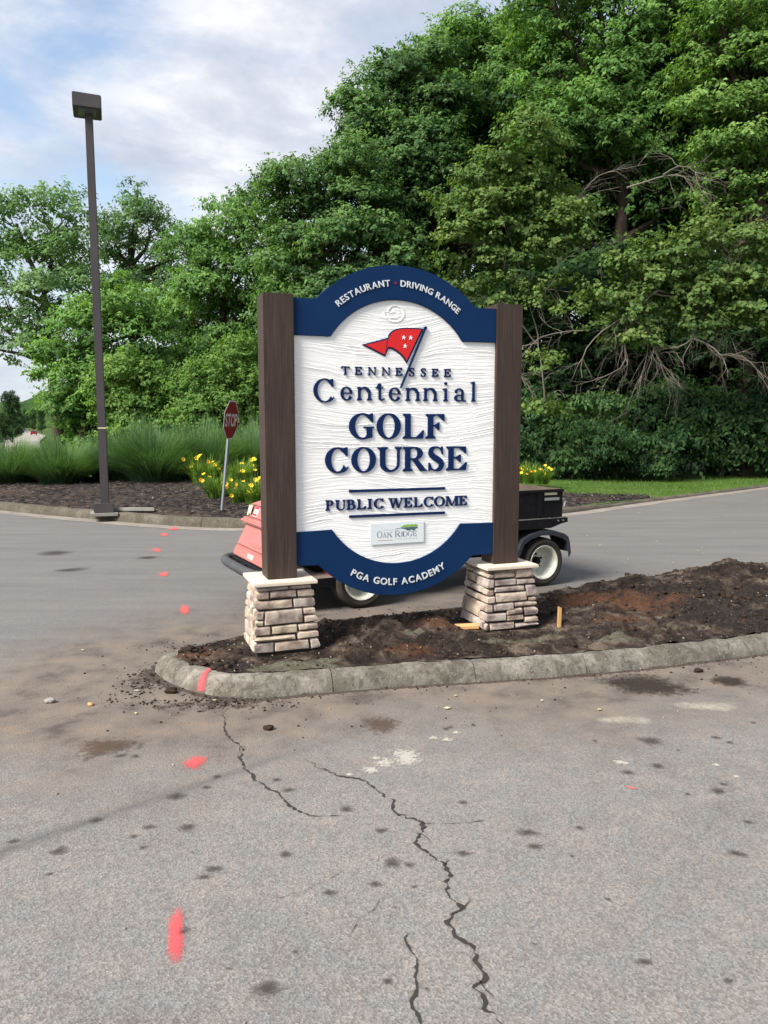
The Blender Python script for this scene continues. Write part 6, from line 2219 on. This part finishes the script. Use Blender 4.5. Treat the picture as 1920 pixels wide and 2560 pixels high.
redbud(21.0, 1180, [(.05, (1200, 1040, .8), (1180, 900, .5), (1160, 740, .2), (1120, 600, 0), (1080, 480, 0)),
                    (.035, (1160, 740, .2), (1080, 640, 0), (1010, 640, 0)), (.03, (1150, 680, .2), (1210, 560, 0), (1240, 440, 0), (1350, 400, 0)), (.03, (1240, 440, 0), (1300, 380, 0), (1400, 350, 0)),
                    (.045, (1354, 407, -.3), (1387, 397, -.4), (1433, 380, -.5), (1478, 377, -.5), (1515, 395, -.5)), (.035, (1433, 380, -.5), (1460, 360, -.5), (1490, 362, -.5), (1515, 390, -.5)),
                    (.025, (1100, 540, 0), (1040, 520, 0), (990, 560, 0)), (.025, (1160, 740, 0), (1100, 760, 0), (1130, 840, -.2)), (.025, (1210, 560, 0), (1290, 520, 0), (1300, 600, 0))],
       [(1060, 380, 60), (1130, 340, 60), (1010, 440, 50), (1090, 470, 75), (1180, 420, 70), (1020, 530, 55), (1120, 560, 70), (1200, 520, 60), (1010, 610, 40), (1060, 640, 40), (1140, 290, 40), (1190, 640, 45), (1260, 480, 40)],
       'thin dull green redbud with pale twigs just above the sign', 52, 8, 150, 10)

# ------------------------------------------------------------------ ornamental grasses
def grass_mesh(seedv, n_=4200, H=1.32, Rr=.85):
    r = np.random.default_rng(seedv)
    a = r.uniform(0, 2 * np.pi, n_)
    tuft = r.uniform(0, 2 * np.pi, 26)
    a = np.where(r.random(n_) < .55, tuft[r.integers(0, 26, n_)] + r.normal(0, .13, n_), a)
    rb = .42 * np.sqrt(r.uniform(0, 1, n_))
    lean_ = r.uniform(.05, 1.0, n_) ** .8
    h = H * r.uniform(.55, 1.16, n_) * (1 - .25 * lean_) * (1 + .12 * np.sin(a * 3 + seedv))
    seg = 5
    V_ = []
    wdt = .0075
    side = np.stack([-np.sin(a + r.normal(0, .5, n_)), np.cos(a), np.zeros(n_)], 1)
    rows = []
    for k_ in range(seg + 1):
        t_ = k_ / seg
        out_ = rb + lean_ * Rr * t_ ** 1.5
        z_ = h * (t_ - .30 * lean_ * t_ ** 3.2)
        p = np.stack([out_ * np.cos(a), out_ * np.sin(a), z_], 1)
        p += 0.012 * t_ * r.normal(0, 1, (n_, 3))
        w_ = wdt * (1 - t_ * .85)
        rows += [p - side * w_, p + side * w_]
    V_ = np.stack(rows, 1)          # n, 2*(seg+1), 3
    f = []
    for k_ in range(seg):
        f.append(np.stack([np.arange(n_) * 2 * (seg + 1) + 2 * k_ + o_ for o_ in (0, 1, 3, 2)], 1))
    Ff = np.concatenate(f)
    me_ = np_mesh('blades', V_.reshape(-1, 3), Ff)
    ti = np.concatenate([np.clip(.12 + .75 * k_ / seg + r.normal(0, .12, n_), 0, 1) for k_ in range(seg)])
    attr(me_, 'tint', ti, 'FACE')
    me_.materials.append(M['blade'])
    return me_


gm = [grass_mesh(s) for s in (61, 62, 63)]
HEDGE = [(-11.4, 18.9, 1.15, "grass clump beyond the left frame edge"), (-8.0, 19.2, 1.2, "middle row grass clump left of the lamp post"), (-5.8, 19.2, 1.25, "middle row grass clump right of the lamp post"), (-10.2, 18.6, 1.15, 'leftmost clump of tall green ornamental grass, cut by the frame'), (-8.8, 18.2, 1.12, 'wide grass clump left of the lamp post'), (-7.5, 17.9, 1.2, 'large grass clump nearest the lamp post on its left'), (-6.25, 18.6, 1.05, 'grass clump seen right behind the lamp post'),
         (-5.3, 17.9, 1.40, 'biggest ornamental grass mound right of the lamp post'), (-4.2, 18.8, 1.25, 'grass clump between the big mound and the daylilies'), (-3.2, 19.2, 1.25, 'grass clump behind the stop sign'), (-2.2, 19.4, 1.3, 'rightmost grass clump beside the left sign post'), (-1.1, 19.6, 1.2, 'grass clump hidden behind the sign'),
         (-9.6, 19.6, 1.1, 'back row grass clump at far left'), (-6.9, 19.7, 1.25, 'back row grass clump behind the lamp post'), (-4.8, 19.9, 1.3, 'back row grass clump behind the big mound'), (-2.8, 20.4, 1.35, 'back row grass clump behind the stop sign')]
for i, (x, y, s, lab) in enumerate(HEDGE):
    o = link('ornamental_grass', gm[i % 3], None, label=lab, cat='ornamental grass', group='clumps of ornamental grass behind the mulch bed')
    o.location = (x, y, 0.17)
    o.rotation_euler = (0, 0, i * 1.7)
    o.scale = (s * .98, s * .98, s * (.66 if x < -6.5 else .82) * (1 + .07 * math.sin(i * 2.3)))

# ------------------------------------------------------------------ daylilies
def lily_mesh(seedv, n_=330, H=.55):
    r = np.random.default_rng(seedv)
    a = r.uniform(0, 2 * np.pi, n_)
    rb = .22 * np.sqrt(r.uniform(0, 1, n_))
    lean_ = r.uniform(.2, 1.0, n_)
    h = H * r.uniform(.6, 1.1, n_)
    seg = 5
    rows = []
    side = np.stack([-np.sin(a), np.cos(a), np.zeros(n_)], 1)
    for k_ in range(seg + 1):
        t_ = k_ / seg
        out_ = rb + lean_ * .42 * t_ ** 1.3
        z_ = h * (1.25 * t_ - .75 * lean_ * t_ ** 2.4)
        p = np.stack([out_ * np.cos(a), out_ * np.sin(a), z_], 1)
        w_ = .011 * (1 - t_ ** 2 * .95)
        rows += [p - side * w_, p + side * w_]
    V_ = np.stack(rows, 1)
    Ff = np.concatenate([np.stack([np.arange(n_) * 2 * (seg + 1) + 2 * k_ + o_ for o_ in (0, 1, 3, 2)], 1) for k_ in range(seg)])
    me_ = np_mesh('leaves', V_.reshape(-1, 3), Ff)
    attr(me_, 'tint', np.concatenate([np.clip(.3 + .4 * k_ / seg + r.normal(0, .15, n_), 0, 1) for k_ in range(seg)]), 'FACE')
    me_.materials.append(M['lily_leaf'])
    return me_


def flower_mesh(m):
    mb_ = MB()
    for k_ in range(6):
        t_ = k_ * math.pi / 3
        c_, s1 = math.cos(t_), math.sin(t_)
        P_ = lambda rr_, w_, z_: [(rr_ * c_ - w_ * s1, rr_ * s1 + w_ * c_, z_), (rr_ * c_ + w_ * s1, rr_ * s1 - w_ * c_, z_)]
        v_ = P_(.004, .004, 0) + P_(.030, .018, .030) + P_(.052, .015, .035) + [(.068 * c_, .068 * s1, .028)]
        mb_.add(v_, [(0, 1, 3, 2), (2, 3, 5, 4), (4, 5, 6)])
    me_ = mb_.mesh('flower')
    me_.materials.append(m)
    return me_


lm = [lily_mesh(s) for s in (71, 72)]
fmesh = [flower_mesh(M['petal']), flower_mesh(M['petal_orange'])]
LIL = [((500, 1030), .8, 'daylily clump directly behind the stop sign post', 5), ((455, 1035), .7, 'back daylily clump at the edge of the tall grasses', 4), ((440, 1050), .95, 'daylily clump left of the stop sign with few yellow flowers', 6), ((470, 1075), .75, 'smaller daylily clump just left of the stop sign post', 3), ((520, 1050), .85, 'daylily clump right of the stop sign post', 7), ((560, 1035), .9, 'daylily clump partly hidden by the left sign post', 7),
       ((520, 1085), .62, 'low front daylily clump right of the stop sign post', 6), ((555, 1087), .75, 'front daylily clump touching the left sign post', 9), ((1140, 1040), .8, 'daylily clump right of the right sign post with yellow flowers', 8), ((1168, 1042), .7, 'outer daylily clump above the black dump bed', 6)]
for i, ((x, y), s, lab, nf) in enumerate(LIL):
    g = G(x * K, y * K, 0.2)
    z_ = mulch_z(g[0], g[1]) if g[0] < 2 else 0.16
    root = empty('daylily', (g[0], g[1], z_), i * 1.1, label=lab, cat='flowering plant', group='yellow daylilies in the far bed')
    root.scale = (s * 1.2, s * 1.2, s * 1.15)
    l_ = bpy.data.objects.new('leaves', lm[i % 2])
    COL.objects.link(l_)
    l_.parent = root
    for k_ in range(nf + 4):
        a = random.uniform(0, 6.28)
        rr_ = random.uniform(.10, .55)
        zf = random.uniform(.30, .62) - rr_ * .3
        f_ = bpy.data.objects.new('flower', fmesh[1 if random.random() < .15 else 0])
        COL.objects.link(f_)
        f_.parent = root
        f_.location = (rr_ * math.cos(a), rr_ * math.sin(a), zf)
        f_.rotation_euler = (R(random.uniform(20, 80)), random.uniform(-.4, .4), -i * 1.1 + random.uniform(-.8, .8))
        f_.scale = (.72,) * 3

# grass blades on the verge
n = 30000
xs = rng.uniform(1.5, 12.5, n)
ys = rng.uniform(13.5, 24, n)
line_y = np.interp(xs, farl[:, 0], farl[:, 1])
mask_ = (ys > line_y + .25) & ~((xs < 4.9) & (ys < line_y + 3.4 * np.clip((5.3 - xs) / 1.8, 0, 1))) & (ys < line_y + 7)
xs, ys = xs[mask_], ys[mask_]
zs = np.array([lawn_z(a, b, 2) for a, b in zip(xs, ys)])
n = len(xs)
a = rng.uniform(0, 6.28, n)
hb = rng.uniform(.035, .09, n)
side = np.stack([np.cos(a), np.sin(a), 0 * a], 1) * .006
P = np.stack([xs, ys, zs - .01], 1)
tipv = np.stack([rng.normal(0, .03, n), rng.normal(0, .03, n), hb], 1)
V = np.stack([P - side, P + side, P + tipv], 1).reshape(-1, 3)
me = np_mesh('verge_grass', V, np.arange(3 * n).reshape(n, 3))
attr(me, 'tint', rng.uniform(.1, .95, n), 'FACE')
link('verge_grass', me, M['lawn_blade'], kind='stuff', label='short green grass growing on the verge beside the right road', cat='grass')

# ------------------------------------------------------------------ far left: highway, rail, cars, hills

def far_car(loc, rz, m, label):
    root = empty('car', loc, rz, label=label, cat='car')
    body = MB().prism([(-2.2, .35), (-2.2, .95), (-1.9, 1.02), (-1.5, 1.5), (.5, 1.55), (1.2, 1.0), (2.1, .88), (2.2, .35)], -.88, .88, lambda x, y, h: (x, h, y)).build('body', m, root, bevel=.05)
    MB().hexa([(-1.93, -.7, 1.03), (-1.93, .7, 1.03), (-1.98, .7, 1.03), (-1.98, -.7, 1.03), (-1.52, -.62, 1.45), (-1.52, .62, 1.45), (-1.6, .62, 1.47), (-1.6, -.62, 1.47)]).build('rear_window', M['glass'], root)
    MB().hexa([(1.25, -.7, 1.0), (1.25, .7, 1.0), (1.20, .7, .97), (1.20, -.7, .97), (.55, -.6, 1.52), (.55, .6, 1.52), (.62, .6, 1.54), (.62, -.6, 1.54)]).build('windscreen', M['glass'], root)
    for y in (-.7, .7):
        MB().box((-2.22, y, .82), (.04, .25, .16)).build('tail_light', M['tail'], root)
    for x in (-1.4, 1.35):
        for y in (-.8, .8):
            MB().lathe([(.33, -.1), (.33, .1), (.001, .1)], 16, lambda a, b, h: (x + a, y + h, .33 + b)).build('wheel', M['rubber'], root)
    return root


c1 = AT(84.5, 1083, 255)
far_car((c1[0], 255, -1.97), R(112), M['car_red'], 'distant dark red car driving away on the pale highway at far left')
c2 = AT(62.5, 1079, 330)
far_car((c2[0], 330, -1.97), R(118), M['car_silver'], 'distant grey car beyond the red car on the highway')
hw2 = smooth_line([tuple(AT(-40, 1120, 60)[:2]), tuple(AT(15, 1105, 95)[:2]), tuple(AT(45, 1094, 160)[:2]), tuple(AT(84, 1084, 250)[:2]), tuple(AT(66, 1080, 340)[:2]), tuple(AT(50, 1078, 430)[:2])], 5)
Nh = normals2(hw2)
V = []
for i in range(len(hw2)):
    wd_ = float(np.interp(hw2[i][1], [60, 150, 300], [5.0, 4.2, 2.8]))
    for d in (-wd_, 0, wd_):
        p = hw2[i] + Nh[i] * d
        V.append((p[0], p[1], -1.97))
link('highway', np_mesh('highway', V, grid_faces(len(hw2), 3)), M['highway'], kind='structure')
gr = smooth_line([tuple(AT(-60, 1100, 100)[:2]), tuple(AT(0, 1092, 150)[:2]), tuple(AT(38, 1085, 230)[:2])], 4)
rail = MB()
rt = empty('guardrail', (gr[0][0], gr[0][1], -2), 0, label='thin steel guardrail along the far side of the highway', cat='guardrail')
rel = gr - gr[0]
MB().tube([(p[0], p[1], .95) for p in rel], .16, 6).build('rail', M['guard'], rt)
for p in rel[::2]:
    MB().box((p[0], p[1] + .2, .45), (.18, .18, .9)).build('post', M['guard'], rt)

# wooded hills
hm = ground_mat('wooded_hill', [(0.3, (0.020, 0.045, 0.014)), (0.7, (0.055, 0.105, 0.028))], 0.09, 0.35, 2.5, 1.0)
for (x0, x1, y0, dep_, hh, sd, lab) in ((-520, -60, 620, 200, 44, 3, 'a'), (-1500, 900, 1500, 500, 80, 9, 'b')):
    nx2, ny2 = 150, 50
    xs2, ys2 = np.linspace(x0, x1, nx2), np.linspace(y0, y0 + dep_, ny2)
    XX, YY = np.meshgrid(xs2, ys2, indexing='ij')
    e1 = np.sin(np.pi * np.clip((YY - y0) / dep_, 0, 1)) ** .6
    slope = np.interp(XX, [x0, x0 + (x1 - x0) * .35, x1], [.45, .62, 1.0])
    ZZ = -4 + e1 * (hh * slope + 7 * fbm(XX / 60 + sd, YY / 60, 4) + 2.5 * np.abs(fbm(XX / 9, YY / 9, 3)))
    link('hill', np_mesh('hill', np.stack([XX.ravel(), YY.ravel(), ZZ.ravel()], 1), grid_faces(nx2, ny2), True), hm, kind='structure')

# trees beside the far highway
FT = [(30, 966, 1088, 150, 'dark roadside tree beside the highway bend at far left'), (4, 935, 1010, 120, 'dark tree top cut by the left frame edge'), (84, 1022, 1076, 380, 'distant green trees behind the red car'), (62, 1020, 1074, 420, 'distant trees in the middle of the highway bend'),
      (104, 1012, 1078, 300, 'distant tree where the highway meets the near foliage'), (46, 1036, 1076, 400, 'small distant tree at the end of the highway')]
for i, (x, yt, yb, Y, lab) in enumerate(FT):
    p = AT(x, yb, Y)
    ht = (yb - yt) / FPX * Y
    k_ = i % 2
    zz_h = 13.0 if k_ == 0 else 9.6
    s = (ht + 1.5) / zz_h
    tree('roadside_tree', (dc, dc2)[k_], (dt, dt2)[k_], (p[0], Y, -2.2), lab, rz=i * 1.3, sc=(s * .62, s * .62, s), group='far trees beside the highway')
